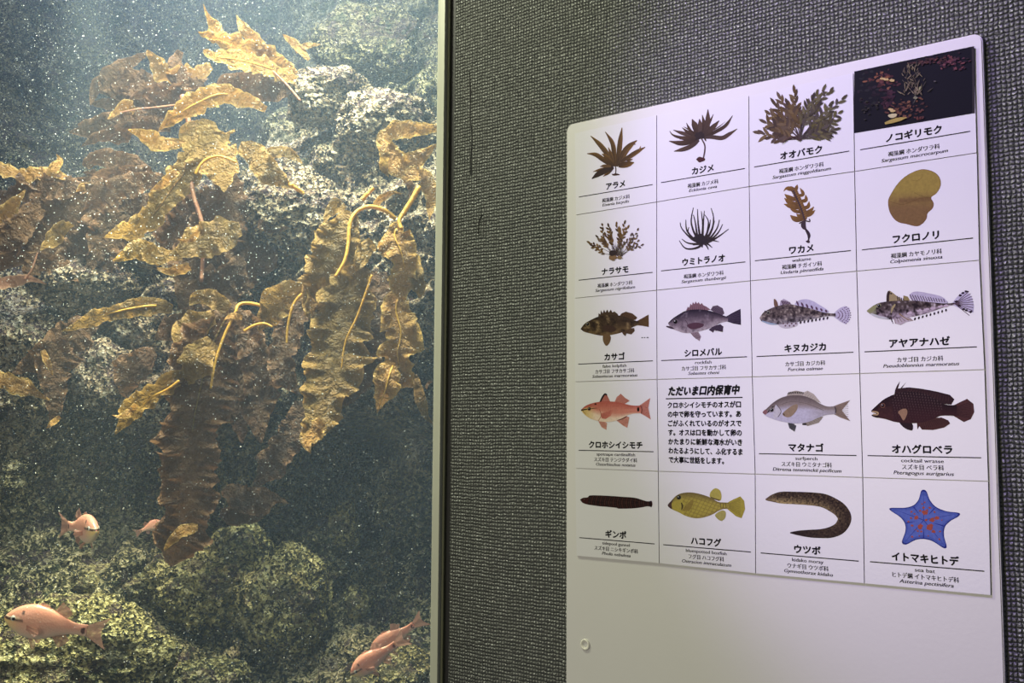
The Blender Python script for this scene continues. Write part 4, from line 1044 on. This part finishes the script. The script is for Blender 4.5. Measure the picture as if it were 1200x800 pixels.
# K1 the golden crown at the top
k = kelp('golden kelp crown with curled upright tips, highest in the tank', 340, 85, 2.32)
frond([(346, 88, 5), (318, 66, 12), (285, 54, 14), (256, 46, 13), (232, 37, 10)], (2.32, 2.22), M_GOLD, k, 1, 0.9, 0.5)
frond([(256, 46, 10), (250, 30, 8), (243, 18, 5), (238, 4, 2)], (2.24, 2.22), M_GOLD, k, 2, 0.6)
frond([(350, 96, 5), (316, 80, 12), (280, 70, 13), (252, 66, 10), (238, 58, 8)], (2.32, 2.20), M_GOLD, k, 3, 0.8, -0.4, M_RIB, 0.002, (0.3, 0.9))
frond([(318, 66, 7), (300, 48, 8), (286, 34, 9), (277, 17, 4)], (2.29, 2.25), M_GOLD, k, 4, 0.8)
frond([(345, 92, 6), (330, 104, 12), (300, 104, 15), (268, 98, 16), (248, 108, 11)], (2.34, 2.3), M_BROWN, k, 5, 0.8, 0.3)
stalk([(352, 118), (335, 98), (318, 82), (305, 74)], 2.29, 0.0025, M_PINK, k)
# K2 small golden fronds right of the crown
k = kelp('small golden kelp frond right of the crown, above the pale boulder', 362, 70, 2.4)
frond([(362, 70, 2), (352, 58, 5), (342, 48, 7), (331, 40, 6)], (2.4, 2.36), M_GOLD, k, 6, 0.6)
frond([(346, 60, 3), (358, 54, 5), (376, 52, 4)], 2.39, M_GOLD, k, 7, 0.4)
# K3 hazy brown clump, upper left
k = kelp('hazy pinkish brown kelp clump reaching into the open water on the left', 230, 105, 2.45)
frond([(248, 78, 4), (225, 88, 11), (198, 88, 14), (183, 75, 12), (172, 58, 9)], (2.42, 2.4), M_GOLD, k, 8, 0.7, 0.4)
frond([(240, 100, 5), (205, 108, 13), (165, 96, 17), (138, 92, 14), (118, 90, 6)], (2.45, 2.5), M_BROWN, k, 9, 0.8)
frond([(225, 120, 5), (185, 126, 10), (140, 122, 12), (108, 122, 9)], (2.45, 2.5), M_BROWN, k, 10, 0.9, 0.3)
frond([(205, 135, 5), (165, 134, 10), (130, 143, 13), (100, 152, 11), (80, 155, 5)], (2.43, 2.48), M_BROWN, k, 11, 0.9)
frond([(150, 118, 7), (125, 100, 10), (140, 80, 9), (175, 62, 8)], (2.52, 2.5), M_BROWN, k, 12, 0.8)
frond([(232, 92, 4), (212, 104, 11), (190, 112, 14), (168, 110, 10), (150, 118, 5)], (2.4, 2.42), M_BROWN, k, 101, 0.9, 0.5)
frond([(212, 60, 4), (204, 78, 9), (212, 92, 12), (228, 98, 9), (244, 92, 4)], (2.4, 2.38), M_BROWN, k, 102, 0.9)
frond([(195, 112, 4), (165, 112, 8), (140, 110, 10), (116, 108, 6)], (2.46, 2.5), M_BROWN, k, 103, 1.0, 0.4)
frond([(200, 150, 5), (170, 146, 9), (140, 156, 11), (112, 162, 9), (95, 172, 4)], (2.4, 2.45), M_BROWN, k, 104, 0.9, 0.3)
frond([(158, 130, 4), (150, 122, 7), (140, 128, 8), (126, 140, 5)], 2.4, M_GOLD, k, 105, 0.8, 0.5)
frond([(124, 90, 3), (114, 98, 7), (110, 110, 8), (106, 124, 4)], 2.5, M_BROWN, k, 106, 0.9)
stalk([(206, 123), (180, 126), (160, 128), (140, 132)], 2.38, 0.0022, M_PINK, k)
# K4 central upper cascade
k = kelp('olive and gold kelp cascade with arching pale midrib, upper centre', 280, 130, 2.2)
frond([(312, 128, 4), (285, 116, 9), (258, 110, 12), (228, 122, 14), (205, 136, 12), (186, 152, 7)], (2.22, 2.14), M_GOLD, k, 13, 0.8, 0.4, M_RIB, 0.002, (0.35, 0.95))
frond([(216, 168, 4), (188, 168, 10), (168, 158, 11), (150, 152, 6)], (2.16, 2.12), M_GOLD, k, 14, 0.8)
frond([(244, 140, 8), (240, 160, 26), (252, 185, 28), (262, 205, 22), (262, 225, 10)], (2.18, 2.12), M_OLIVE, k, 15, 0.6, -0.25)
frond([(280, 172, 6), (296, 180, 13), (312, 198, 15), (330, 212, 13), (342, 220, 4)], (2.16, 2.14), M_OLIVE, k, 16, 0.7)
frond([(300, 192, 5), (322, 178, 7), (340, 180, 8), (355, 192, 3)], 2.19, M_OLIVE, k, 17, 0.7)
stalk([(229, 204), (240, 188), (258, 183), (277, 190)], 2.10, 0.0032, M_RIB, k)
stalk([(340, 216), (352, 224), (363, 234), (373, 238)], (2.14, 2.2), 0.0042, M_RIB, k)
# K5 centre-left olive streamers
k = kelp('pale olive kelp streamer sweeping down to the left from the pink stalk', 215, 170, 2.16)
frond([(216, 178, 6), (216, 200, 16), (200, 222, 17), (182, 248, 16), (158, 268, 15), (122, 278, 9)], (2.14, 2.16), M_OLIVE, k, 18, 0.7, 0.3, M_GOLD, 0.002, (0.1, 0.6))
frond([(208, 200, 4), (190, 216, 8), (175, 224, 6)], 2.12, M_GOLD, k, 19, 0.7)
stalk([(214, 112), (222, 150), (224, 190), (226, 225), (238, 270), (236, 330)], (2.2, 2.14), 0.0055, M_PINK, k)
# K6 olive fronds in the middle
k = kelp('broad olive kelp fronds with pointed left tips, middle of the tank', 265, 270, 2.14)
frond([(282, 268, 8), (262, 274, 20), (238, 283, 21), (216, 292, 14), (196, 300, 6)], (2.13, 2.1), M_OLIVE, k, 20, 0.7)
frond([(214, 300, 5), (188, 298, 10), (164, 292, 13), (146, 300, 10), (132, 306, 4)], (2.12, 2.08), M_OLIVE, k, 21, 0.8)
frond([(222, 312, 5), (205, 318, 8), (188, 316, 7), (184, 313, 3)], 2.1, M_GOLD, k, 22, 0.8)
frond([(232, 270, 3), (222, 282, 5), (208, 280, 4)], 2.08, M_GOLD, k, 23, 0.8)
frond([(262, 205, 12), (266, 240, 26), (258, 275, 34), (240, 310, 36), (222, 345, 26), (210, 362, 12)], (2.2, 2.16), M_BROWN, k, 24, 0.5)
frond([(300, 225, 8), (290, 255, 22), (300, 285, 24), (280, 320, 28), (262, 345, 20)], (2.24, 2.2), M_BROWN, k, 25, 0.6)
frond([(248, 222, 8), (232, 244, 20), (214, 268, 24), (196, 292, 18), (184, 312, 7)], (2.22, 2.2), M_BROWN, k, 117, 0.8)
frond([(284, 300, 6), (272, 322, 20), (252, 340, 24), (228, 352, 18), (210, 360, 7)], (2.2, 2.17), M_BROWN, k, 118, 0.8)
frond([(302, 262, 6), (318, 268, 8), (338, 266, 4)], 2.16, M_BROWN, k, 119, 0.8)
# K7 brown mass at the left
k = kelp('wide brown kelp mass with pale upper rim at the left edge', 60, 230, 2.35)
frond([(-30, 190, 8), (0, 198, 10), (30, 205, 9), (60, 203, 8), (86, 212, 5)], (2.34, 2.28), M_GOLD, k, 26, 0.7, 0.5)
frond([(58, 206, 4), (64, 196, 9), (70, 188, 7), (66, 180, 3)], 2.28, M_GOLD, k, 27, 0.5)
frond([(-20, 236, 8), (20, 226, 13), (60, 220, 15), (96, 220, 10), (112, 214, 4)], (2.33, 2.28), M_BROWN, k, 28, 0.8, 0.3)
frond([(132, 215, 8), (100, 238, 28), (72, 268, 36), (48, 296, 34), (30, 326, 16)], (2.34, 2.3), M_BROWN, k, 29, 0.5)
frond([(150, 235, 8), (135, 262, 26), (112, 288, 30), (84, 308, 24), (62, 336, 10)], (2.32, 2.3), M_BROWN, k, 30, 0.6)
frond([(8, 270, 4), (-4, 262, 10), (16, 240, 9), (30, 222, 4)], 2.3, M_GOLD, k, 31, 0.6)
frond([(-10, 332, 6), (14, 330, 7), (34, 326, 5), (55, 333, 3)], 2.29, M_PINK, k, 32, 0.7)
stalk([(28, 327), (36, 318), (41, 305), (44, 296)], 2.28, 0.0022, M_PINK, k)
frond([(100, 196, 4), (112, 186, 9), (140, 188, 12), (168, 195, 9), (176, 205, 4)], 2.4, M_BROWN, k, 33, 0.8)
frond([(92, 226, 4), (98, 218, 6), (112, 216, 4)], 2.28, M_GOLD, k, 34, 0.6)
frond([(196, 210, 5), (168, 212, 12), (136, 222, 16), (112, 236, 13), (96, 250, 5)], (2.3, 2.3), M_BROWN, k, 107, 0.9, 0.3)
frond([(178, 200, 5), (150, 202, 9), (120, 204, 10), (96, 202, 6)], (2.34, 2.36), M_BROWN, k, 108, 1.0, 0.5)
frond([(50, 232, 5), (34, 252, 14), (18, 272, 16), (2, 290, 12), (-10, 300, 5)], (2.28, 2.27), M_BROWN, k, 109, 0.9)
frond([(84, 262, 4), (70, 270, 9), (58, 284, 11), (46, 294, 6)], 2.24, M_OLIVE, k, 110, 1.0)
frond([(182, 232, 5), (158, 240, 12), (134, 262, 20), (118, 290, 20), (104, 318, 9)], (2.3, 2.3), M_BROWN, k, 113, 0.9)
frond([(60, 222, 6), (46, 240, 18), (34, 266, 26), (16, 290, 24), (-4, 318, 14)], (2.36, 2.33), M_BROWN, k, 114, 0.8)
frond([(20, 204, 5), (40, 214, 10), (66, 218, 12), (92, 214, 9), (108, 206, 4)], (2.32, 2.3), M_BROWN, k, 115, 1.0, 0.4)
frond([(30, 300, 5), (52, 306, 12), (74, 316, 14), (92, 330, 8)], (2.3, 2.28), M_BROWN, k, 116, 1.0)
# K8 yellow frond on the left
k = kelp('single yellow kelp blade lying level with a bright midrib, left of centre', 195, 358, 2.2)
frond([(202, 362, 4), (180, 358, 10), (150, 362, 12), (120, 370, 10), (95, 380, 8), (72, 388, 4)], (2.22, 2.16), M_OLIVE, k, 35, 0.7, 0.3, M_RIB, 0.0028, (0.15, 0.72))
# K9 lower left brown
k = kelp('ragged brown kelp hanging over the cave at the lower left', 95, 380, 2.28)
frond([(118, 372, 6), (92, 388, 18), (70, 412, 24), (62, 440, 18), (66, 470, 10), (63, 488, 8), (58, 504, 4)], (2.27, 2.24), M_BROWN, k, 36, 0.8)
frond([(82, 402, 8), (58, 412, 14), (38, 424, 12), (12, 440, 6)], (2.26, 2.25), M_BROWN, k, 37, 0.8)
frond([(-12, 440, 8), (8, 448, 11), (30, 455, 10), (48, 464, 5), (60, 469, 2)], (2.22, 2.22), M_GOLD, k, 38, 0.7)
frond([(70, 488, 3), (62, 495, 6), (54, 502, 3)], 2.22, M_GOLD, k, 39, 0.5)
frond([(50, 410, 3), (56, 425, 6), (62, 440, 5)], 2.22, M_GOLD, k, 40, 0.7)
# K10 the longest, brown, hanging down
k = kelp('longest brown kelp hanging down the middle nearly to the bottom rocks', 278, 360, 2.1)
frond([(272, 362, 8), (258, 385, 26), (246, 412, 36), (236, 450, 40), (226, 500, 38), (222, 550, 33), (218, 600, 31), (206, 640, 28), (200, 664, 10)], (2.08, 2.12), M_BROWN, k, 41, 0.55, 0.1, M_OLIVE, 0.0022, (0.03, 0.5))
frond([(268, 362, 6), (248, 350, 11), (232, 348, 12), (222, 358, 7)], 2.07, M_OLIVE, k, 42, 0.7)
frond([(252, 372, 8), (232, 380, 18), (216, 396, 16), (206, 412, 8), (196, 424, 4)], 2.07, M_OLIVE, k, 43, 0.7)
frond([(250, 400, 10), (232, 420, 22), (222, 438, 20), (214, 452, 8)], 2.06, M_OLIVE, k, 44, 0.6)
frond([(276, 362, 6), (288, 390, 16), (300, 420, 20), (306, 450, 14), (308, 470, 6)], 2.1, M_BROWN, k, 45, 0.8)
frond([(284, 372, 3), (272, 370, 6), (262, 375, 3)], 2.04, M_GOLD, k, 46, 0.6)
frond([(232, 618, 4), (214, 622, 7), (200, 634, 8), (192, 646, 4)], 2.05, M_GOLD, k, 47, 0.6)
stalk([(315, 363), (302, 357), (288, 355), (279, 358), (275, 368), (262, 395), (252, 425), (247, 455)], (2.12, 2.05), 0.0036, M_RIB, k)
frond([(240, 352, 6), (252, 372, 16), (266, 400, 22), (274, 440, 22), (280, 480, 16), (284, 520, 6)], (2.14, 2.16), M_BROWN, k, 111, 0.8)
frond([(268, 380, 5), (280, 372, 9), (296, 380, 12), (304, 396, 9), (308, 408, 4)], 2.08, M_BROWN, k, 112, 0.9)
# K11 the lit frond pointing left over the cave
k = kelp('lit kelp blade pointing left with a curled tip over the dark cave', 215, 440, 2.1)
frond([(214, 438, 6), (196, 448, 13), (174, 464, 15), (158, 480, 14), (144, 496, 9), (134, 510, 3)], (2.06, 2.02), M_OLIVE, k, 48, 0.8, 0.3)
frond([(160, 474, 4), (150, 484, 7), (140, 488, 5), (131, 486, 2)], 2.0, M_GOLD, k, 49, 0.6)
stalk([(210, 446), (196, 456), (180, 464), (168, 474)], 2.025, 0.0026, M_RIB, k)
# K12 right of centre
k = kelp('folded olive kelp with a forked golden midrib, right of centre', 362, 340, 2.1)
frond([(364, 336, 5), (345, 342, 14), (326, 352, 20), (314, 372, 16), (302, 388, 6)], (2.09, 2.05), M_OLIVE, k, 50, 0.8, 0.2)
frond([(358, 348, 6), (345, 368, 14), (336, 392, 17), (330, 420, 16), (338, 446, 14), (350, 462, 5)], (2.08, 2.06), M_BROWN, k, 51, 0.8)
frond([(330, 400, 8), (318, 425, 20), (306, 455, 22), (302, 490, 18), (306, 520, 8)], (2.14, 2.16), M_BROWN, k, 52, 0.7)
stalk([(364, 338), (350, 348), (342, 362), (337, 385), (336, 402)], 2.04, 0.0032, M_RIB, k)
stalk([(286, 388), (298, 381), (310, 379), (319, 383)], 2.05, 0.003, M_RIB, k)
# K13 the big bright frond
k = kelp('large bright kelp frond with arched pale midrib, its tip pale gold', 460, 255, 2.05)
frond([(412, 248, 6), (402, 268, 22), (394, 296, 30), (384, 330, 32), (374, 362, 24), (372, 384, 9)], (2.02, 2.0), M_OLIVE, k, 53, 0.65, -0.15)
frond([(404, 246, 4), (394, 240, 9), (384, 252, 10), (380, 262, 6)], 2.03, M_OLIVE, k, 54, 0.7)
frond([(436, 282, 6), (428, 292, 12), (422, 308, 12), (416, 318, 5)], 1.99, M_OLIVE, k, 55, 0.7)
frond([(428, 312, 10), (412, 336, 26), (404, 370, 34), (396, 405, 36), (390, 440, 33), (380, 470, 27), (370, 500, 20), (362, 526, 8)], (2.01, 1.97), M_OLIVE, k, 56, 0.7, 0.1)
frond([(378, 494, 8), (366, 506, 14), (360, 518, 12), (364, 532, 4)], 1.95, M_GOLD, k, 57, 0.9)
frond([(444, 318, 8), (446, 350, 20), (438, 385, 24), (428, 415, 26), (412, 448, 22), (398, 480, 10)], (2.06, 2.02), M_BROWN, k, 58, 0.6)
frond([(386, 330, 8), (374, 346, 14), (366, 366, 12), (372, 380, 5)], 2.02, M_GOLD, k, 59, 0.9)
stalk([(463, 256), (450, 246), (432, 242), (418, 248), (410, 262), (408, 285), (404, 305), (393, 324)], (2.04, 1.965), 0.0042, M_RIB, k)
stalk([(436, 322), (428, 345), (418, 372), (405, 400), (400, 432)], 1.965, 0.0022, M_RIB, k)
stalk([(424, 234), (432, 226), (438, 220)], 2.05, 0.0045, M_RIB, k)
frond([(438, 242, 3), (448, 232, 5), (460, 226, 5), (472, 227, 2)], 2.04, M_GOLD, k, 60, 0.5)
# K14 golden ruffled frond near the trim
k = kelp('golden heavily ruffled kelp hanging beside the metal trim', 490, 220, 1.98)
frond([(470, 262, 5), (462, 275, 18), (470, 295, 20), (474, 318, 17), (470, 340, 14), (474, 360, 8)], (1.95, 1.93), M_GOLD, k, 61, 1.0, 0.2, M_RIB, 0.002, (0.1, 0.6))
frond([(452, 300, 4), (446, 290, 9), (444, 282, 5)], 1.93, M_GOLD, k, 62, 0.8)
frond([(470, 340, 8), (464, 362, 18), (470, 390, 22), (466, 415, 21), (472, 440, 17), (486, 455, 6)], (1.95, 1.94), M_GOLD, k, 63, 1.0, -0.2, M_RIB, 0.0022, (0.1, 0.7))
frond([(462, 424, 8), (456, 440, 15), (452, 456, 16), (446, 472, 10), (442, 484, 3)], (1.94, 1.92), M_GOLD, k, 64, 0.9, 0.2, M_RIB, 0.0018, (0.1, 0.95))
frond([(484, 308, 5), (490, 325, 13), (492, 342, 10), (490, 350, 4)], 1.95, M_OLIVE, k, 65, 0.8)
stalk([(491, 219), (484, 232), (475, 246), (468, 258), (470, 268)], (1.96, 1.93), 0.005, M_RIB, k)
# K15 upper right by the trim
k = kelp('golden kelp clump at the top right against the metal trim', 505, 190, 2.06)
frond([(512, 150, 5), (488, 152, 9), (464, 152, 10), (450, 162, 12), (446, 180, 10)], (2.06, 2.02), M_GOLD, k, 66, 0.8, 0.3)
frond([(450, 165, 8), (458, 182, 14), (468, 194, 14), (486, 190, 12), (502, 176, 8), (512, 168, 4)], (2.03, 2.0), M_GOLD, k, 67, 0.8)
frond([(452, 178, 6), (450, 195, 9), (456, 208, 4)], 2.01, M_OLIVE, k, 68, 0.7)
frond([(472, 212, 4), (484, 204, 9), (498, 208, 12), (504, 225, 10), (504, 245, 8), (503, 258, 3)], (2.02, 2.0), M_GOLD, k, 69, 0.6, 0.2)
frond([(476, 210, 4), (482, 222, 8), (480, 232, 5)], 2.03, M_BROWN, k, 70, 0.5)
# K16 thin strap
k = kelp('thin amber kelp strap bending down the tank edge at the right', 486, 440, 2.0)
frond([(484, 440, 4), (490, 455, 6), (494, 472, 6), (498, 486, 6), (508, 498, 3)], 1.97, M_OLIVE, k, 71, 0.5)
frond([(505, 446, 3), (500, 452, 4), (501, 458, 2)], 1.97, M_BROWN, k, 72, 0.5)
# K17 dim fronds low in the cave
k = kelp('dim brown kelp fronds low in the shade right of the longest kelp', 300, 560, 2.3)
frond([(262, 572, 5), (282, 584, 16), (302, 586, 18), (322, 584, 12), (338, 590, 4)], (2.26, 2.22), M_BROWN, k, 73, 0.7)
frond([(258, 600, 5), (280, 604, 12), (300, 606, 10), (312, 600, 3)], 2.24, M_BROWN, k, 74, 0.7)
frond([(352, 470, 5), (345, 500, 14), (330, 530, 18), (310, 556, 14), (296, 575, 5)], (2.22, 2.24), M_BROWN, k, 75, 0.7)
# K18 dim patch behind, lower left centre
k = kelp('reddish brown kelp patch behind the lit blade, above the cave', 170, 415, 2.26)
frond([(182, 412, 5), (165, 422, 16), (152, 440, 20), (148, 458, 14), (150, 468, 5)], (2.25, 2.24), M_BROWN, k, 76, 0.6)
frond([(222, 365, 5), (205, 380, 14), (190, 392, 14), (180, 396, 5)], 2.18, M_BROWN, k, 77, 0.7)

# ------------------------------------------------------------------ live fish
def fish_mat():
    m = mat('pink_fish_skin', lin((226, 150, 122)), 0.35, 0, 0.5); t = NT(m)
    a = t.node('ShaderNodeVertexColor', layer_name='ink'); co = t.node('ShaderNodeTexCoord').outputs['Object']
    v = t.node('ShaderNodeTexVoronoi', inp={'Vector': co, 'Scale': 260.0})
    t.put(t.b, 'Base Color', t.mix(t.math('MULTIPLY', v.outputs['Distance'], 0.25), a.outputs['Color'], lin((212, 150, 130))))
    t.put(t.b, 'Normal', t.bump(v.outputs['Distance'], 0.15, 0.002))
    t.put(t.b, 'Subsurface Weight', 0.1)
    return m


M_FISH = fish_mat()
M_FIN = kelp_mat('translucent_pink_fin', lin((236, 192, 172)), lin((222, 172, 152)), 0.55, 0.003)
_t = NT(M_FIN); _o = _t.n['Material Output']; _src = _o.inputs['Surface'].links[0].from_socket
_mx = _t.node('ShaderNodeMixShader', inp={0: 0.5}); _tp = _t.node('ShaderNodeBsdfTransparent')
_t.l.new(_src, _mx.inputs[1]); _t.l.new(_tp.outputs[0], _mx.inputs[2]); _t.l.new(_mx.outputs[0], _o.inputs['Surface'])
M_EYEW = mat('silver_eye', lin((206, 204, 190)), 0.25); M_PUP = mat('dark_pupil', lin((14, 12, 14)), 0.15)


def fish(px, py, dep, length_px, fwd, upv, label, seed=1, bend=0.0, spot2=True):
    """cardinalfish: fwd and upv are directions as (right, up, inward) of the view"""
    Lm = length_px * dep / F_PX
    F3 = (RT * fwd[0] + UP * fwd[1] + FWD * fwd[2]).normalized(); U3 = RT * upv[0] + UP * upv[1] + FWD * upv[2]
    U3 = (U3 - F3 * U3.dot(F3)).normalized(); S3 = F3.cross(U3)
    root = thing('cardinalfish', label, 'fish', P(px, py, dep), 'live fish in the tank')
    root.matrix_world = Matrix.Translation(P(px, py, dep)) @ Matrix((F3, S3, U3)).transposed().to_4x4()
    bpy.context.view_layer.update()
    # stations: s from snout (0) to tail root (1), upper height, lower height, half-thickness (fractions of length)
    ST = [(0.0, 0.008, -0.012, 0.008), (0.03, 0.038, -0.040, 0.030), (0.09, 0.082, -0.080, 0.056), (0.17, 0.122, -0.115, 0.072), (0.27, 0.150, -0.142, 0.080), (0.38, 0.162, -0.150, 0.080),
          (0.50, 0.150, -0.132, 0.070), (0.62, 0.118, -0.098, 0.052), (0.74, 0.078, -0.066, 0.034), (0.86, 0.054, -0.052, 0.022), (0.95, 0.054, -0.052, 0.016), (1.0, 0.056, -0.054, 0.008)]
    q = resample(catmull(ST, 6), 70); BL = 0.80
    def loc(s, y, z):
        x = 0.5 - s * BL; return Vector((x * Lm, (y + bend * s * s) * Lm, z * Lm))
    vs, fs, cs = [], [], []; SEG = 40
    for (s, zu, zl, hw) in q:
        for k in range(SEG):
            a = 2 * math.pi * k / SEG; ca, sa = math.cos(a), math.sin(a); zc, zh = (zu + zl) / 2, (zu - zl) / 2
            y = hw * math.copysign(abs(ca) ** 0.85, ca); z = (zc + zh * sa) * 1.14
            vs.append(loc(s, y, z)); v = sa
            c = mixc((230, 200, 176), (222, 164, 138), (v + .75) * 1.1); c = mixc(c, (212, 144, 118), (v - .35) * 1.2)
            c = mixc(c, (236, 214, 138), (0.24 - s) * 5 * (v < .35) * (v > -1)); c = mixc(c, (216, 214, 190), (-v - .55) * 1.6 * (s < .5))
            zz = z - 0.016
            if s < 0.245 and abs(zz - 0.012 * (s / .2)) < 0.0125 and s > 0.004: c = (22, 18, 20)
            if s < 0.2 and 0.0125 < zz - 0.012 * (s / .2) < 0.024: c = mixc(c, (246, 226, 190), .8)
            if spot2 and math.hypot((s - .955) / .024, z / .036) < 1: c = (28, 18, 20)
            if math.hypot(s - .235, (z - .108) * .8) < .014: c = (30, 20, 22)
            cs.append(lin(c))
    n = len(q)
    for i in range(n - 1):
        for k in range(SEG): fs.append((i * SEG + k, (i + 1) * SEG + k, (i + 1) * SEG + (k + 1) % SEG, i * SEG + (k + 1) % SEG))
    fs.append(tuple(range(SEG))); fs.append(tuple(range(n * SEG - 1, (n - 1) * SEG - 1, -1)))
    def child(name, vs, fs, m, cols=None, par=None):
        o = mesh_obj(name, vs, fs, m, None, cols=cols); o.parent = par or root; return o
    child('body', vs, fs, M_FISH, cs)
    def finmesh(name, base, edge, th=0.004, par=None, nv=8, out=0.0, y0=0.0, side=1):
        """fin between a base curve and an outer edge, both (s, z) lists; a thin wedge with rays"""
        B = resample(catmull(base, 5), 22); E = resample(catmull(edge, 5), 22); V, Fc = [], []
        for sgn in (-1, 1):
            for i in range(22):
                for j in range(nv):
                    f = j / (nv - 1); s = B[i][0] + (E[i][0] - B[i][0]) * f; z = B[i][1] + (E[i][1] - B[i][1]) * f
                    t_ = th * (1 - f * .85) * (1 + .5 * (i % 2)); wav = .006 * math.sin(i * .5 + seed) * f
                    V.append(loc(s, y0 * side + side * out * f + sgn * t_ * .5 + wav, z))
        for h in range(2):
            o_ = h * 22 * nv
            for i in range(21):
                for j in range(nv - 1):
                    a = o_ + i * nv + j; Fc.append((a, a + nv, a + nv + 1, a + 1) if h else (a, a + 1, a + nv + 1, a + nv))
        return child(name, V, Fc, M_FIN, None, par)
    finmesh('tail_fin', [(0.985, 0.05), (1.0, 0.0), (0.985, -0.05)], [(1.25, 0.165), (1.17, 0.0), (1.25, -0.165)], 0.012)
    finmesh('front_dorsal_fin', [(0.34, 0.155), (0.42, 0.155), (0.50, 0.140)], [(0.42, 0.215), (0.48, 0.205), (0.54, 0.165)], 0.008)
    finmesh('rear_dorsal_fin', [(0.56, 0.125), (0.64, 0.105), (0.72, 0.08)], [(0.66, 0.25), (0.74, 0.20), (0.80, 0.145)], 0.008)
    finmesh('anal_fin', [(0.58, -0.10), (0.66, -0.085), (0.74, -0.064)], [(0.68, -0.225), (0.76, -0.18), (0.81, -0.125)], 0.008)
    for sd in (-1, 1):
        finmesh('pelvic_fin', [(0.31, -0.135), (0.34, -0.138), (0.37, -0.138)], [(0.40, -0.25), (0.43, -0.235), (0.45, -0.19)], 0.006, None, 8, 0.05, 0.025, sd)
        finmesh('pectoral_fin', [(0.285, -0.005), (0.295, -0.03), (0.30, -0.055)], [(0.45, 0.0), (0.47, -0.05), (0.43, -0.09)], 0.006, None, 8, 0.06, 0.072, sd)
        bm = bmesh.new(); bmesh.ops.create_uvsphere(bm, u_segments=18, v_segments=12, radius=0.034 * Lm)
        c = loc(0.135, sd * 0.052, 0.030)
        for v in bm.verts: v.co = Vector((v.co.x, v.co.y * .55, v.co.z)) + c
        me = bpy.data.meshes.new('eye'); bm.to_mesh(me); bm.free(); me.materials.append(M_EYEW); me.polygons.foreach_set('use_smooth', [True] * len(me.polygons))
        e = bpy.data.objects.new('eye', me); COL.objects.link(e); e.parent = root
        bm = bmesh.new(); bmesh.ops.create_uvsphere(bm, u_segments=16, v_segments=10, radius=0.019 * Lm)
        for v in bm.verts: v.co = Vector((v.co.x, v.co.y * .5, v.co.z)) + c + Vector((0, sd * 0.0115 * Lm, 0))
        me = bpy.data.meshes.new('pupil'); bm.to_mesh(me); bm.free(); me.materials.append(M_PUP); me.polygons.foreach_set('use_smooth', [True] * len(me.polygons))
        pu = bpy.data.objects.new('pupil', me); COL.objects.link(pu); pu.parent = e
    return root


fish(66, 733, 1.90, 118, (-0.97, 0.20, -0.12), (0.18, 0.97, -0.1), 'pink fish swimming left with a black eye stripe over the bright corner boulder', 1, 0.0)
fish(98, 618, 1.93, 94, (0.62, 0.04, -0.76), (-0.05, 1.0, 0.1), 'pink fish turned head-on toward the glass, smile-like black stripe', 2, 0.10)
fish(444, 768, 1.90, 78, (-0.80, -0.52, -0.12), (-0.45, 0.75, -0.35), 'front pink fish of the pair, heading down to the left', 3)
fish(466, 745, 2.00, 78, (-0.80, -0.54, 0.0), (-0.45, 0.75, -0.35), 'rear pink fish of the pair, partly hidden with its tail near the trim', 4)
fish(174, 618, 2.36, 34, (0.80, 0.35, 0.5), (-0.3, 0.9, 0.0), 'small dim reddish fish in the cave shade left of the longest kelp', 5)

# ------------------------------------------------------------------ fine specks drifting in the water
R = random.Random(11); vs, fs = [], []
for _ in range(15000):
    px, py = R.uniform(-60, 540), R.uniform(-60, 860)
    if R.random() > 1.0 - 0.5 * min(1, max(0, (px * 0.9 + py - 150) / 500)): continue
    d = ray(px, py); tg = (GLASS_Y + 0.02 - CAM.y) / d.y; tr = reef_depth(px, py) - 0.10
    if tr < tg + 0.02: continue
    w = R.random() ** 0.8; dep = tg + (tr - tg) * w
    c = P(px, py, dep)
    if c.x > XT + 0.4: continue
    r = R.uniform(0.0004, 0.0011) * (1.3 if R.random() < 0.1 else 1) * (1.45 if px < 330 and py < 330 else 1); b = len(vs)
    A = Vector((R.gauss(0, 1), R.gauss(0, 1), R.gauss(0, 1))).normalized(); B = A.orthogonal().normalized(); D = A.cross(B)
    vs += [c + A * r, c - A * r * .4 + B * r, c - A * r * .4 - B * r * .5 + D * r * .87, c - A * r * .4 - B * r * .5 - D * r * .87]
    fs += [(b, b + 1, b + 2), (b, b + 2, b + 3), (b, b + 3, b + 1), (b + 1, b + 3, b + 2)]
M_SPECK = mat('pale_specks', lin((236, 236, 226)), 0.6)
sp = mesh_obj('drifting_specks', vs, fs, M_SPECK, smooth=False)
tag(sp, 'fine pale specks drifting all through the tank water', 'specks', None, 'stuff')
